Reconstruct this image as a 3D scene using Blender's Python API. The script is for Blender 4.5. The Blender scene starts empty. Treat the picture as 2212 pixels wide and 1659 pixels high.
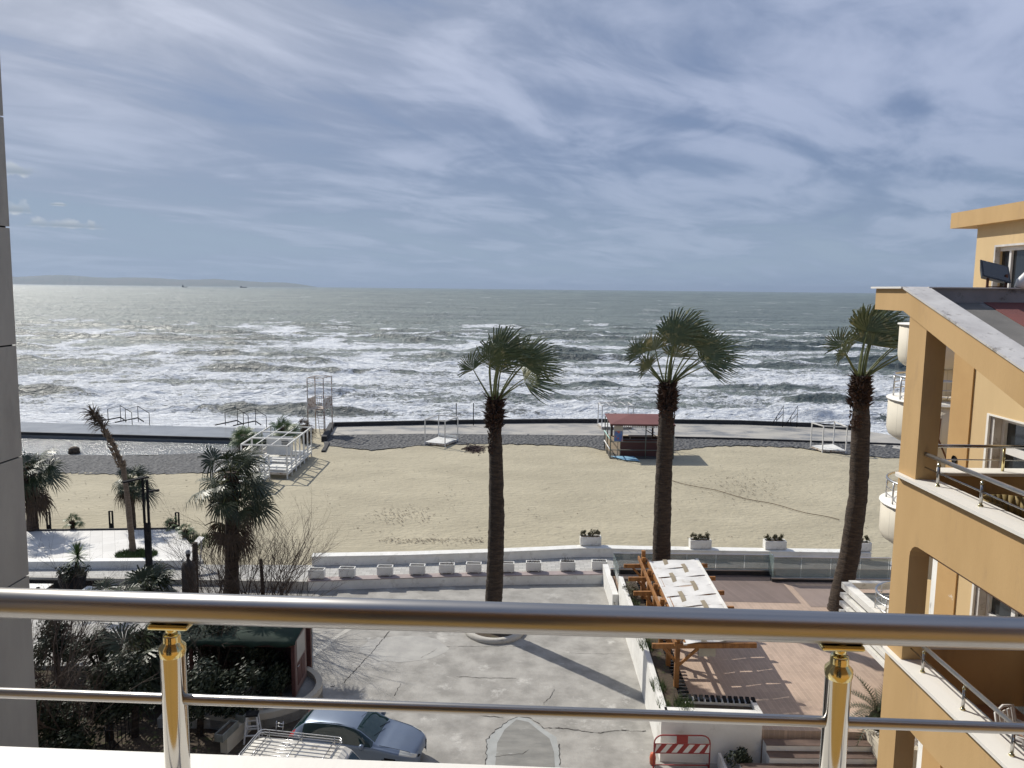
import bpy, math, random
import numpy as np
from mathutils import Vector, Matrix
R = math.radians
random.seed(7)
scene = bpy.context.scene
# ------------------------------------------------------------------ camera
CAMZ = 14.5
cam_d = bpy.data.cameras.new("camera"); cam = bpy.data.objects.new("camera", cam_d)
scene.collection.objects.link(cam)
cam_d.sensor_width = 36; cam_d.lens = 27.05; cam_d.clip_start = .05; cam_d.clip_end = 90000
PITCH, ROLL = 7.05, 0.6
CM = Matrix.Rotation(R(90-PITCH), 3, 'X') @ Matrix.Rotation(R(ROLL), 3, 'Z')
cam.matrix_world = Matrix.Translation((0, 0, CAMZ)) @ CM.to_4x4()
scene.camera = cam
# ------------------------------------------------------------------ light
SUN_EL, SUN_AZ = 42.0, 45.5          # azimuth: degrees left of +Y
SD = Vector((-math.sin(R(SUN_AZ))*math.cos(R(SUN_EL)), math.cos(R(SUN_AZ))*math.cos(R(SUN_EL)), math.sin(R(SUN_EL))))
sl = bpy.data.lights.new("sun", 'SUN'); sl.energy = 4.6; sl.angle = R(.55); sl.color = (1, .95, .86)
so = bpy.data.objects.new("sun", sl); scene.collection.objects.link(so)
so.rotation_euler = SD.to_track_quat('Z', 'Y').to_euler()
scene.view_settings.view_transform = 'Standard'; scene.view_settings.look = 'None'
scene.view_settings.gamma = 1; scene.view_settings.exposure = 0.0
scene.render.film_transparent = False
W = bpy.data.worlds.new("World"); scene.world = W; W.use_nodes = True
def world():
    nt = W.node_tree; N = nt.nodes; L = nt.links; N.clear()
    def n(t, **k):
        x = N.new(t)
        for a, b in k.items(): setattr(x, a, b)
        return x
    def M(op, a, b=None, c=None, clamp=False):
        x = n('ShaderNodeMath', operation=op, use_clamp=clamp)
        for i, v in enumerate((a, b, c)):
            if v is None: continue
            if isinstance(v, (int, float)): x.inputs[i].default_value = v
            else: L.new(v, x.inputs[i])
        return x.outputs[0]
    def ramp(v, a, b):
        x = n('ShaderNodeMapRange', interpolation_type='SMOOTHSTEP'); L.new(v, x.inputs[0])
        x.inputs[1].default_value = a; x.inputs[2].default_value = b; return x.outputs[0]
    def mix(f, a, b):
        x = n('ShaderNodeMix', data_type='RGBA')
        if isinstance(f, (int, float)): x.inputs[0].default_value = f
        else: L.new(f, x.inputs[0])
        for i, v in ((6, a), (7, b)):
            if isinstance(v, tuple): x.inputs[i].default_value = v+(1,)
            else: L.new(v, x.inputs[i])
        return x.outputs[2]
    tc = n('ShaderNodeTexCoord'); sep = n('ShaderNodeSeparateXYZ'); L.new(tc.outputs['Generated'], sep.inputs[0])
    X, Y, Z = sep.outputs
    sky = n('ShaderNodeTexSky', sky_type='NISHITA'); sky.sun_disc = False
    sky.sun_elevation = R(SUN_EL); sky.sun_rotation = R(-SUN_AZ); sky.air_density = 1.0; sky.dust_density = 1.2; sky.ozone_density = 1.6
    zz = M('ADD', M('MAXIMUM', Z, 0.0), .10)
    px = M('DIVIDE', X, zz); py = M('DIVIDE', Y, zz)
    cmb = n('ShaderNodeCombineXYZ'); L.new(px, cmb.inputs[0]); L.new(py, cmb.inputs[1])
    rot = n('ShaderNodeVectorRotate', rotation_type='Z_AXIS'); L.new(cmb.outputs[0], rot.inputs[0]); rot.inputs['Angle'].default_value = R(38)
    def noise(scale, sx, sy, det, rough, dist, off=0):
        mp = n('ShaderNodeMapping'); L.new(rot.outputs[0], mp.inputs[0])
        mp.inputs['Scale'].default_value = (sx, sy, 1); mp.inputs['Location'].default_value = (off, off*.7, off*.3)
        t = n('ShaderNodeTexNoise'); L.new(mp.outputs[0], t.inputs['Vector'])
        t.inputs['Scale'].default_value = scale; t.inputs['Detail'].default_value = det
        t.inputs['Roughness'].default_value = rough; t.inputs['Distortion'].default_value = dist
        return t.outputs[0]
    a = noise(1.0, 1.0, .46, 8, .54, 1.0, 3.3)
    b = noise(1.0, 2.0, 1.15, 7, .56, .7, 11.2)
    c = noise(1.0, .55, .25, 3, .5, .3, 5.1)
    s = M('ADD', M('ADD', M('MULTIPLY', a, .95), M('MULTIPLY', b, .33)), M('MULTIPLY', c, .55))
    mask = ramp(s, .70, .96)
    wisp = ramp(M('ADD', M('MULTIPLY', b, .45), M('MULTIPLY', a, .55)), .44, .62)
    # brightness of cloud grows toward the sun
    dotn = n('ShaderNodeVectorMath', operation='DOT_PRODUCT'); L.new(tc.outputs['Generated'], dotn.inputs[0]); dotn.inputs[1].default_value = SD
    glow = M('POWER', M('MAXIMUM', dotn.outputs['Value'], 0.0), 5.0)
    ccol = mix(wisp, (.205, .275, .435), (.46, .525, .70))
    ccol = mix(M('MULTIPLY', glow, .50, clamp=True), ccol, (1.15, 1.12, 1.08))
    skys = n('ShaderNodeVectorMath', operation='SCALE'); L.new(sky.outputs[0], skys.inputs[0]); skys.inputs['Scale'].default_value = .07
    lowhaze = ramp(Z, .30, -.02)
    base = mix(M('MULTIPLY', lowhaze, 1.15, clamp=True), mix(.75, skys.outputs[0], (.095, .185, .40)), (.33, .42, .54))
    m2 = M('MULTIPLY', mask, M('SUBTRACT', 1.0, M('MULTIPLY', lowhaze, .72)), clamp=True)
    col = mix(M('MULTIPLY', m2, .93), base, ccol)
    # a few small cumulus low over the hills
    for (u, v, w, h, sd) in ((135, 488, .036, .0085, 1.), (130, 443, .009, .003, 7.), (32, 372, .020, .014, 4.), (38, 455, .012, .012, 9.)):
        d = (CM @ Vector(((u-1106)/1662, (829.5-v)/1662, -1))).normalized()
        az, el = math.atan2(d.x, d.y), d.z
        da = M('DIVIDE', M('SUBTRACT', M('ARCTAN2', X, Y), az), w)
        zr = M('SUBTRACT', Z, el)
        de = M('MAXIMUM', M('DIVIDE', zr, h), M('DIVIDE', zr, -h*.35))
        r2 = M('SQRT', M('ADD', M('MULTIPLY', da, da), M('MULTIPLY', de, de)))
        t = n('ShaderNodeTexNoise'); L.new(tc.outputs['Generated'], t.inputs['Vector']); t.inputs['Scale'].default_value = 70; t.inputs['Detail'].default_value = 5
        f = M('SUBTRACT', M('ADD', 1.0, M('MULTIPLY', M('SUBTRACT', t.outputs[0], .5), 2.6)), r2)
        cm = ramp(f, -.05, .75)
        col = mix(M('MULTIPLY', cm, .8), col, mix(ramp(de, .0, .9), (.32, .38, .45), (.62, .66, .70)))
    bg = n('ShaderNodeBackground'); L.new(col, bg.inputs[0]); bg.inputs[1].default_value = 1.0
    o = n('ShaderNodeOutputWorld'); L.new(bg.outputs[0], o.inputs[0])
world()
# ------------------------------------------------------------------ pixel -> place helpers (2212-wide view of the photo)
def ray(u, v): return CM @ Vector(((u-1106)/1662, (829.5-v)/1662, -1))
def G(u, v, z=0.0):
    d = ray(u, v); t = (z-CAMZ)/d.z; return Vector((d.x*t, d.y*t, z))
def AT(u, v, Y):
    d = ray(u, v); t = Y/d.y; return Vector((d.x*t, Y, CAMZ+d.z*t))
def ATX(u, v, X):
    d = ray(u, v); t = X/d.x; return Vector((X, d.y*t, CAMZ+d.z*t))
Z2 = lambda x, y: ((1200+x*.5877)*.54861, (1450+y*.5877)*.54861)
Z3 = lambda x, y: ((2200+x*.5877)*.54861, (1450+y*.5877)*.54861)
Z1 = lambda x, y: ((x*.5877)*.54861, (1450+y*.5877)*.54861)
Z7 = lambda x, y: ((2200+x*.5877)*.54861, (2050+y*.5877)*.54861)
Z6 = lambda x, y: ((900+x*.5877)*.54861, (2250+y*.5877)*.54861)
# ------------------------------------------------------------------ materials
MATS = {}
def srgb(r, g, b):
    f = lambda c: ((c/255+.055)/1.055)**2.4 if c > 10 else c/255/12.92
    return (f(r), f(g), f(b))
def pm(name, c1, c2=None, scale=3, rough=.7, bump=0, bscale=20, metal=0, spec=.5, c3=None, s3=.6, t3=(.6, .7), stretch=(1, 1, 1), det=6, brick=None, vor=None, rj=0, c4=None, s4=1, t4=(.7, .71)):
    """procedural material: two-tone fractal noise, optional stains (c3), optional bump, optional joints"""
    if name in MATS: return MATS[name]
    m = bpy.data.materials.new(name); m.use_nodes = True; nt = m.node_tree; N = nt.nodes; L = nt.links
    b = N['Principled BSDF']; tc = N.new('ShaderNodeTexCoord'); mp = N.new('ShaderNodeMapping'); L.new(tc.outputs['Object'], mp.inputs[0]); mp.inputs['Scale'].default_value = stretch
    c2 = c2 or tuple(x*.8 for x in c1)
    def noise(s, d=det, ro=.6):
        t = N.new('ShaderNodeTexNoise'); L.new(mp.outputs[0], t.inputs['Vector']); t.inputs['Scale'].default_value = s; t.inputs['Detail'].default_value = d; t.inputs['Roughness'].default_value = ro; return t.outputs[0]
    def mr(v, a, bb, c=0., d=1.):
        x = N.new('ShaderNodeMapRange'); L.new(v, x.inputs[0]); x.inputs[1].default_value = a; x.inputs[2].default_value = bb; x.inputs[3].default_value = c; x.inputs[4].default_value = d; return x.outputs[0]
    def mix(f, a, bb):
        x = N.new('ShaderNodeMix'); x.data_type = 'RGBA'; L.new(f, x.inputs[0])
        for i, v in ((6, a), (7, bb)):
            if isinstance(v, tuple): x.inputs[i].default_value = v+(1,)
            else: L.new(v, x.inputs[i])
        return x.outputs[2]
    col = mix(mr(noise(scale), .36, .64), c1, c2)
    h = None
    if brick:
        bt = N.new('ShaderNodeTexBrick'); m2 = N.new('ShaderNodeMapping'); L.new(tc.outputs['Object'], m2.inputs[0]); m2.inputs['Rotation'].default_value = (0, 0, R(brick.get('rot', 0)))
        L.new(m2.outputs[0], bt.inputs['Vector']); bt.inputs['Scale'].default_value = 1; bt.inputs['Brick Width'].default_value = brick['w']; bt.inputs['Row Height'].default_value = brick['h']
        bt.inputs['Mortar Size'].default_value = brick['m']; bt.inputs['Mortar Smooth'].default_value = .2; bt.offset = brick.get('off', .5)
        bt.inputs['Color1'].default_value = (1, 1, 1, 1); bt.inputs['Color2'].default_value = (brick.get('v', .8),)*3+(1,); bt.inputs['Mortar'].default_value = (brick.get('mc', .6),)*3+(1,)
        x = N.new('ShaderNodeMix'); x.data_type = 'RGBA'; x.blend_type = 'MULTIPLY'; x.inputs[0].default_value = 1; L.new(col, x.inputs[6]); L.new(bt.outputs[0], x.inputs[7]); col = x.outputs[2]
    if c3: col = mix(mr(noise(s3, 8, .7), t3[0], t3[1]), col, c3)
    if c4:
        mo = N.new('ShaderNodeTexNoise'); L.new(tc.outputs['Object'], mo.inputs['Vector']); mo.inputs['Scale'].default_value = s4; mo.inputs['Detail'].default_value = 9; mo.inputs['Roughness'].default_value = .65; col = mix(mr(mo.outputs[0], t4[0], t4[1]), col, c4)
    L.new(col, b.inputs['Base Color'])
    b.inputs['Roughness'].default_value = rough; b.inputs['Metallic'].default_value = metal; b.inputs['Specular IOR Level'].default_value = spec
    if rj: L.new(mr(noise(scale*2.3), .3, .7, rough-rj, rough+rj), b.inputs['Roughness'])
    if bump:
        bp = N.new('ShaderNodeBump'); bp.inputs['Strength'].default_value = 1; bp.inputs['Distance'].default_value = bump
        if vor:
            t = N.new('ShaderNodeTexVoronoi'); L.new(mp.outputs[0], t.inputs['Vector']); t.inputs['Scale'].default_value = vor
            L.new(t.outputs['Distance'], bp.inputs['Height'])
        else: L.new(noise(bscale, 5), bp.inputs['Height'])
        L.new(bp.outputs[0], b.inputs['Normal'])
    MATS[name] = m; return m
def glass(name, col, rough=.03, alpha=1.0):
    if name in MATS: return MATS[name]
    m = bpy.data.materials.new(name); m.use_nodes = True; b = m.node_tree.nodes['Principled BSDF']
    b.inputs['Base Color'].default_value = col+(1,); b.inputs['Roughness'].default_value = rough; b.inputs['Alpha'].default_value = alpha; b.inputs['Specular IOR Level'].default_value = .8
    MATS[name] = m; return m
WHITE = pm('white_paint', (.77, .76, .72), (.68, .67, .62), 2, .6, .002, 60, c3=(.40, .38, .33), s3=3, t3=(.56, .74), c4=(.20, .15, .10), s4=5, t4=(.67, .71))
WHITE2 = pm('white_wall', (.80, .79, .75), (.70, .69, .65), 1.2, .7, .003, 40, c3=(.40, .38, .33), s3=1.3, t3=(.55, .80), det=9, c4=(.22, .20, .17), s4=2.4, t4=(.66, .72))
WMETAL = pm('white_metal', (.72, .71, .68), (.62, .60, .56), 4, .4, 0, c3=(.35, .22, .12), s3=6, t3=(.70, .76))
RUSTW = pm('rusty_white', (.62, .58, .52), (.50, .44, .37), 3, .6, 0, c3=(.20, .09, .04), s3=4, t3=(.50, .60))
ORANGE = pm('orange_render', (.535, .355, .165), (.475, .31, .138), 1.1, .85, .002, 60, c3=(.38, .25, .13), s3=1.6, t3=(.56, .80), stretch=(1, 1, .3), det=9, c4=(.66, .62, .54), s4=1.7, t4=(.715, .722))
YELLOW = pm('yellow_render', (.63, .465, .25), (.575, .42, .225), 1., .85, .002, 60, c3=(.47, .34, .19), s3=1.3, t3=(.62, .8), stretch=(1, 1, .4))
ORANGE_W = pm('weathered_orange_render', (.52, .33, .14), (.47, .29, .12), 1.2, .85, .003, 90, c3=(.62, .52, .40), s3=3, t3=(.66, .69))
MARBLE = pm('marble', (.80, .78, .72), (.74, .72, .67), 1.0, .45, .001, 30, c3=(.60, .57, .52), s3=2.5, t3=(.60, .75), stretch=(1, .4, 1))
MARBLE_D = pm('dirty_marble', (.62, .60, .57), (.48, .46, .44), 2.5, .6, .002, 50, c3=(.16, .14, .12), s3=4, t3=(.55, .68))
CONC = pm('concrete', (.37, .355, .325), (.235, .225, .205), 1.1, .85, .012, 14, c3=(.48, .465, .43), s3=.8, t3=(.58, .68), det=12)
CONC_W = pm('pale_concrete', (.50, .48, .43), (.42, .40, .36), 1.2, .85, .004, 25, c3=(.30, .28, .24), s3=1.4, t3=(.60, .75))
CREAM = pm('cream_render', (.55, .50, .40), (.50, .45, .36), 1.4, .85, .003, 40, c3=(.36, .32, .25), s3=1.5, t3=(.62, .8))
GREYP = pm('grey_panel', (.37, .345, .30), (.30, .28, .245), .9, .6, .003, 30, c3=(.20, .185, .16), s3=.6, t3=(.54, .76), stretch=(1, 1, .35), det=9)
BLACK = pm('black_metal', (.012, .013, .014), (.02, .02, .022), 4, .9, 0, spec=.15)
DARKW = pm('dark_wood', (.055, .022, .016), (.035, .015, .012), 4, .7, .004, 20, stretch=(.4, .4, 6))
REDW = pm('kiosk_front_wood', (.105, .038, .030), (.075, .028, .022), 3, .7, .004, 20, stretch=(.4, .4, 8))
PALEW = pm('pale_wood', (.42, .34, .25), (.34, .27, .19), 3, .7, .003, 20, stretch=(.4, .4, 8))
HONEY = pm('honey_timber', (.36, .165, .045), (.22, .095, .028), 5, .55, .003, 30, stretch=(1, 1, .3), c3=(.14, .055, .015), s3=5, t3=(.55, .66))
MAROON = pm('maroon_sheet', (.175, .062, .055), (.145, .052, .048), .8, .75, .001, 60)
CLOTH = pm('white_fabric', (.70, .69, .67), (.60, .59, .57), 2, .8, .01, 6, c3=(.40, .36, .31), s3=1.8, t3=(.56, .72))
STRAP = pm('tan_strap', (.30, .25, .17), (.25, .21, .15), 6, .8)
BARK = pm('palm_bark', (.085, .060, .042), (.032, .023, .017), 2.2, .95, .10, 5, stretch=(1.2, 1.2, 6), c3=(.16, .12, .09), s3=2.5, t3=(.60, .72))
BARK2 = pm('grey_bark', (.20, .15, .11), (.12, .09, .065), 4, .95, .02, 9, stretch=(1, 1, 5))
BOOTS = pm('palm_boots', (.062, .030, .018), (.025, .014, .010), 5, .9, .01, 30, c3=(.24, .17, .11), s3=5, t3=(.60, .68))
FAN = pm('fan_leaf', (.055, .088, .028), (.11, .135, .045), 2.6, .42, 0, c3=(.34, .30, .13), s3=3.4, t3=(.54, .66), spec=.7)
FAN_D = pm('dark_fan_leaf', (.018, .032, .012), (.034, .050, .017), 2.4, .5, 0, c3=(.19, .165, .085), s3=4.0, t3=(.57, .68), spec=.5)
FAN_G = pm('fresh_fan_leaf', (.055, .105, .030), (.085, .13, .04), 3, .5, 0, c3=(.30, .16, .06), s3=4, t3=(.62, .7))
DEADL = pm('dead_leaf', (.10, .068, .042), (.05, .035, .024), 5, .85, c3=(.22, .18, .12), s3=6, t3=(.6, .7))
TWIG = pm('twig', (.085, .060, .045), (.055, .038, .030), 6, .85)
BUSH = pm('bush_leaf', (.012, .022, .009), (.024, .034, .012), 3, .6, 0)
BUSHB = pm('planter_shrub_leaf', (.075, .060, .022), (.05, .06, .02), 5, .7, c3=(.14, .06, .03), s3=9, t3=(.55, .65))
SOIL = pm('soil', (.05, .035, .025), (.08, .06, .04), 9, .95, .02, 30, c3=(.10, .12, .04), s3=4, t3=(.56, .64))
GRAVEL = pm('dark_gravel', (.125, .125, .125), (.035, .036, .038), 3.5, .85, .22, 20, vor=3.2, c3=(.26, .26, .255), s3=6, t3=(.56, .66))
PEBBLE = pm('white_pebbles', (.75, .74, .71), (.6, .59, .57), 12, .7, .03, 20, vor=14)
SLAB = pm('wet_slab', (.42, .395, .345), (.31, .295, .265), .35, .62, .004, 10, c3=(.17, .175, .18), s3=.22, t3=(.50, .62), rj=.2, stretch=(1, 1.6, 1))
WETS = pm('flooded_slab', (.27, .28, .28), (.20, .21, .215), .35, .25, .02, 3)
KERB = pm('black_kerb', (.018, .018, .020), (.035, .034, .034), 1.5, .8, .01, 20)
PAVE = pm('promenade_pavers', (.50, .485, .455), (.44, .43, .40), 1.5, .75, 0, brick=dict(w=.42, h=.22, m=.012, v=.78, mc=.55), c3=(.33, .32, .30), s3=.8, t3=(.62, .72))
PAVEW = pm('white_paving', (.66, .645, .61), (.60, .585, .55), 1.2, .6, 0, brick=dict(w=1.2, h=.6, m=.012, v=.86, mc=.6, rot=62), c3=(.42, .40, .36), s3=1.4, t3=(.64, .74))
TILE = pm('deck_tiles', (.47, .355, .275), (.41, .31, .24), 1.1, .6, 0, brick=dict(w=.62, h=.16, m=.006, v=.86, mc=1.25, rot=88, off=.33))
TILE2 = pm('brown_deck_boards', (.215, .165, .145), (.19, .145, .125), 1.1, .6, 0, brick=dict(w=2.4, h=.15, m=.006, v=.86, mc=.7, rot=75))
TILEP = pm('terracotta_tiles', (.45, .27, .18), (.40, .235, .155), 1.4, .5, 0, brick=dict(w=.33, h=.33, m=.008, v=.88, mc=1.3, off=0))
STEPM = pm('step_tiles', (.15, .10, .078), (.12, .082, .066), 3, .65, 0, brick=dict(w=.3, h=.3, m=.006, v=.8, mc=.8))
REDF = pm('red_roof_felt', (.20, .065, .055), (.155, .055, .05), 1.6, .9, .006, 60)
GREYF = pm('grey_roof_felt', (.185, .175, .16), (.13, .125, .115), 1.2, .9, .004, 40, c3=(.28, .27, .26), s3=.9, t3=(.55, .6))
GRASS = pm('grass_blades', (.045, .085, .02), (.075, .11, .03), 4, .7)
def steel(name, col, rough):
    m = pm(name, col, tuple(c*.94 for c in col), 3, rough, 0, metal=1, rj=.02); return m
STEEL = steel('polished_steel', (.46, .45, .435), .20)
RAILM = steel('satin_rail_steel', (.37, .36, .35), .31)
STEEL2 = steel('brushed_steel', (.55, .55, .55), .3)
BRASS = steel('brass', (.72, .62, .33), .16)
GLASSD = glass('dark_glass', (.02, .025, .03), .04)
GLASSC = glass('car_glass', (.012, .03, .032), .04)
PANE = glass('balustrade_glass', (.22, .275, .265), .06, .55)
SILVER = pm('silver_blue_paint', (.165, .205, .275), (.155, .195, .265), 3, .36, metal=.45, spec=.5)
VANW = pm('van_white', (.62, .60, .55), (.52, .50, .45), 4, .5, c3=(.14, .11, .08), s3=3.5, t3=(.56, .68))
RUBBER = pm('rubber', (.015, .015, .015), None, 5, .8)
RED = pm('red_paint', (.33, .035, .03), (.27, .03, .028), 4, .5)
REDL = glass('tail_lamp_red', (.35, .01, .01), .15)
LAMPG = glass('lamp_glass', (.55, .56, .52), .12)
PLASW = pm('white_plastic', (.72, .71, .69), (.66, .65, .63), 4, .45)
GREEN = pm('green_awning', (.006, .022, .013), (.009, .030, .018), 2, .8)
MINT = pm('mint_paint', (.40, .62, .56), (.36, .55, .50), 4, .5)
BLUE = pm('blue_tarp', (.22, .42, .58), (.26, .46, .60), 3, .5, .01, 5)
WICK = pm('wicker', (.55, .50, .42), (.40, .36, .30), 20, .7)
# ------------------------------------------------------------------ mesh builder
OFF = {}
class MB:
    def __init__(s): s.v = []; s.f = []; s.sm = []; s.at = []
    def add(s, vs, fs, smooth=False):
        o = len(s.v); s.v += [tuple(p) for p in vs]; s.f += [tuple(i+o for i in f) for f in fs]; s.sm += [smooth]*len(fs); return s
    def box(s, c, d, rz=0, M=None):
        x, y, z = d[0]/2, d[1]/2, d[2]/2
        vs = [Vector((a*x, b*y, e*z)) for a in (-1, 1) for b in (-1, 1) for e in (-1, 1)]
        m = M or Matrix.Rotation(rz, 3, 'Z')
        return s.add([Vector(c)+m@p for p in vs], [(0, 1, 3, 2), (4, 6, 7, 5), (0, 4, 5, 1), (2, 3, 7, 6), (0, 2, 6, 4), (1, 5, 7, 3)])
    def bb(s, a, b):   # box by corners
        return s.box([(a[i]+b[i])/2 for i in range(3)], [abs(a[i]-b[i]) for i in range(3)])
    def beam(s, p, q, w, h, up=(0, 0, 1)):
        p, q = Vector(p), Vector(q); d = (q-p); l = d.length; d.normalize(); u = Vector(up)
        if abs(d.dot(u)) > .99: u = Vector((0, 1, 0))
        a = d.cross(u).normalized(); b = a.cross(d)
        return s.box((p+q)/2, (w, l, h), M=Matrix((a, d, b)).transposed())
    def tube(s, pts, r, n=8, cap=True):
        pts = [Vector(p) for p in pts]; rs = r if isinstance(r, (list, tuple)) else [r]*len(pts)
        vs = []; up = Vector((0, 0, 1)); prev = None
        for i, p in enumerate(pts):
            d = (pts[min(i+1, len(pts)-1)]-pts[max(i-1, 0)])
            if d.length < 1e-9: d = Vector((0, 0, 1))
            d.normalize()
            if prev is None:
                a = d.cross(up if abs(d.z) < .95 else Vector((1, 0, 0))).normalized()
            else:
                a = (prev-d*prev.dot(d)); a = a.normalized() if a.length > 1e-6 else d.orthogonal().normalized()
            prev = a; b = d.cross(a)
            for k in range(n):
                t = 2*math.pi*k/n; vs.append(p+(a*math.cos(t)+b*math.sin(t))*rs[i])
        fs = [(i*n+k, i*n+(k+1) % n, (i+1)*n+(k+1) % n, (i+1)*n+k) for i in range(len(pts)-1) for k in range(n)]
        s.add(vs, fs, n > 4)
        if cap and n > 3:
            o = len(s.v)-len(vs); s.f.append(tuple(o+k for k in range(n))[::-1]); s.f.append(tuple(o+(len(pts)-1)*n+k for k in range(n))); s.sm += [False]*2
        return s
    def lathe(s, prof, c=(0, 0, 0), n=16, axis='Z'):
        c = Vector(c); vs = []
        for (r, z) in prof:
            for k in range(n):
                t = 2*math.pi*k/n; p = Vector((r*math.cos(t), r*math.sin(t), z))
                if axis == 'Y': p = Vector((p.x, p.z, p.y))
                vs.append(c+p)
        fs = [(i*n+k, i*n+(k+1) % n, (i+1)*n+(k+1) % n, (i+1)*n+k) for i in range(len(prof)-1) for k in range(n)]
        return s.add(vs, fs, True)
    def prism(s, poly, z0, z1):
        n = len(poly); vs = [(p[0], p[1], z0) for p in poly]+[(p[0], p[1], z1) for p in poly]
        return s.add(vs, [tuple(range(n))[::-1], tuple(range(n, 2*n))]+[(i, (i+1) % n, n+(i+1) % n, n+i) for i in range(n)])
    def extr(s, poly3, d):   # extrude a planar 3d polygon by vector d
        n = len(poly3); d = Vector(d); vs = [Vector(p) for p in poly3]+[Vector(p)+d for p in poly3]
        return s.add(vs, [tuple(range(n))[::-1], tuple(range(n, 2*n))]+[(i, (i+1) % n, n+(i+1) % n, n+i) for i in range(n)])
    def sheet(s, poly, z):
        return s.add([(p[0], p[1], z) for p in poly], [tuple(range(len(poly)))])
    def strip(s, pts, w, z=None, h=None):
        """ribbon (or wall when h given) following pts in plan, w wide to the left side (away, +Y)"""
        pts = [Vector((p[0], p[1], 0)) for p in pts]; L_ = []; 
        for i, p in enumerate(pts):
            d = (pts[min(i+1, len(pts)-1)]-pts[max(i-1, 0)]).normalized(); L_.append(p+Vector((-d.y, d.x, 0))*w)
        poly = pts+L_[::-1]
        if h is None: 
            n = len(pts); vs = [(p.x, p.y, z) for p in pts]+[(p.x, p.y, z) for p in L_]
            return s.add(vs, [(i, i+1, n+i+1, n+i) for i in range(n-1)])
        n = len(pts); vs = []
        for q in (pts, L_):
            for zz in (z, z+h): vs += [(p.x, p.y, zz) for p in q]
        fs = []
        for i in range(n-1):
            fs += [(i, i+1, n+i+1, n+i), (n+i, n+i+1, 3*n+i+1, 3*n+i), (2*n+i+1, 2*n+i, 3*n+i, 3*n+i+1)]
        fs += [(0, n, 3*n, 2*n), (n-1, 3*n-1, 4*n-1, 2*n-1)]
        return s.add(vs, fs)
    def build(s, name, mat, parent=None, world=True, bevel=0):
        off = Vector((0, 0, 0))
        if parent is not None and world: off = OFF.get(parent.name, Vector((0, 0, 0)))
        me = bpy.data.meshes.new(name)
        me.from_pydata([(v[0]-off.x, v[1]-off.y, v[2]-off.z) for v in s.v], [], s.f)
        me.polygons.foreach_set('use_smooth', s.sm); me.materials.append(mat); me.update()
        o = bpy.data.objects.new(name, me); scene.collection.objects.link(o)
        if parent is not None:
            o.parent = parent; OFF[o.name] = off
        if bevel:
            b = o.modifiers.new('bevel', 'BEVEL'); b.width = bevel; b.segments = 2; b.limit_method = 'ANGLE'
        return o
def tag(o, label=None, cat=None, group=None, kind=None):
    for k, v in (('label', label), ('category', cat), ('group', group), ('kind', kind)):
        if v: o[k] = v
    return o
def thing(name, label, cat, loc=(0, 0, 0), group=None):
    o = bpy.data.objects.new(name, None); scene.collection.objects.link(o); o.location = loc; o.empty_display_size = .2
    OFF[o.name] = Vector(loc); return tag(o, label, cat, group)
def struct(name, mb, mat): return tag(mb.build(name, mat), kind='structure')
def children(o): return [c for c in scene.collection.objects if c.parent == o]
def copy_tree(o, loc=None, rz=None, label=None, parent=None):
    c = o.copy(); scene.collection.objects.link(c)
    if parent: c.parent = parent
    if loc is not None: c.location = loc
    if rz is not None: c.rotation_euler[2] = rz
    if label: c['label'] = label
    for ch in children(o): copy_tree(ch, parent=c)
    return c
# ------------------------------------------------------------------ numpy noise
def vnoise(x, y, seed=0):
    xi = np.floor(x).astype(np.int64); yi = np.floor(y).astype(np.int64); fx = x-xi; fy = y-yi
    fx = fx*fx*(3-2*fx); fy = fy*fy*(3-2*fy)
    def h(a, b):
        n = (a*374761393+b*668265263+seed*974634777) & 0xffffffff
        n = ((n ^ (n >> 13))*1274126177) & 0xffffffff
        return ((n ^ (n >> 16)) & 0xffff)/65535.
    return (h(xi, yi)*(1-fx)+h(xi+1, yi)*fx)*(1-fy)+(h(xi, yi+1)*(1-fx)+h(xi+1, yi+1)*fx)*fy
def fbm(x, y, o=4, seed=0):
    s = 0; a = .5; 
    for i in range(o): s = s+a*vnoise(x, y, seed+i*17); x = x*2.03+5.1; y = y*2.03+3.7; a *= .5
    return s/(1-.5**o)
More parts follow.
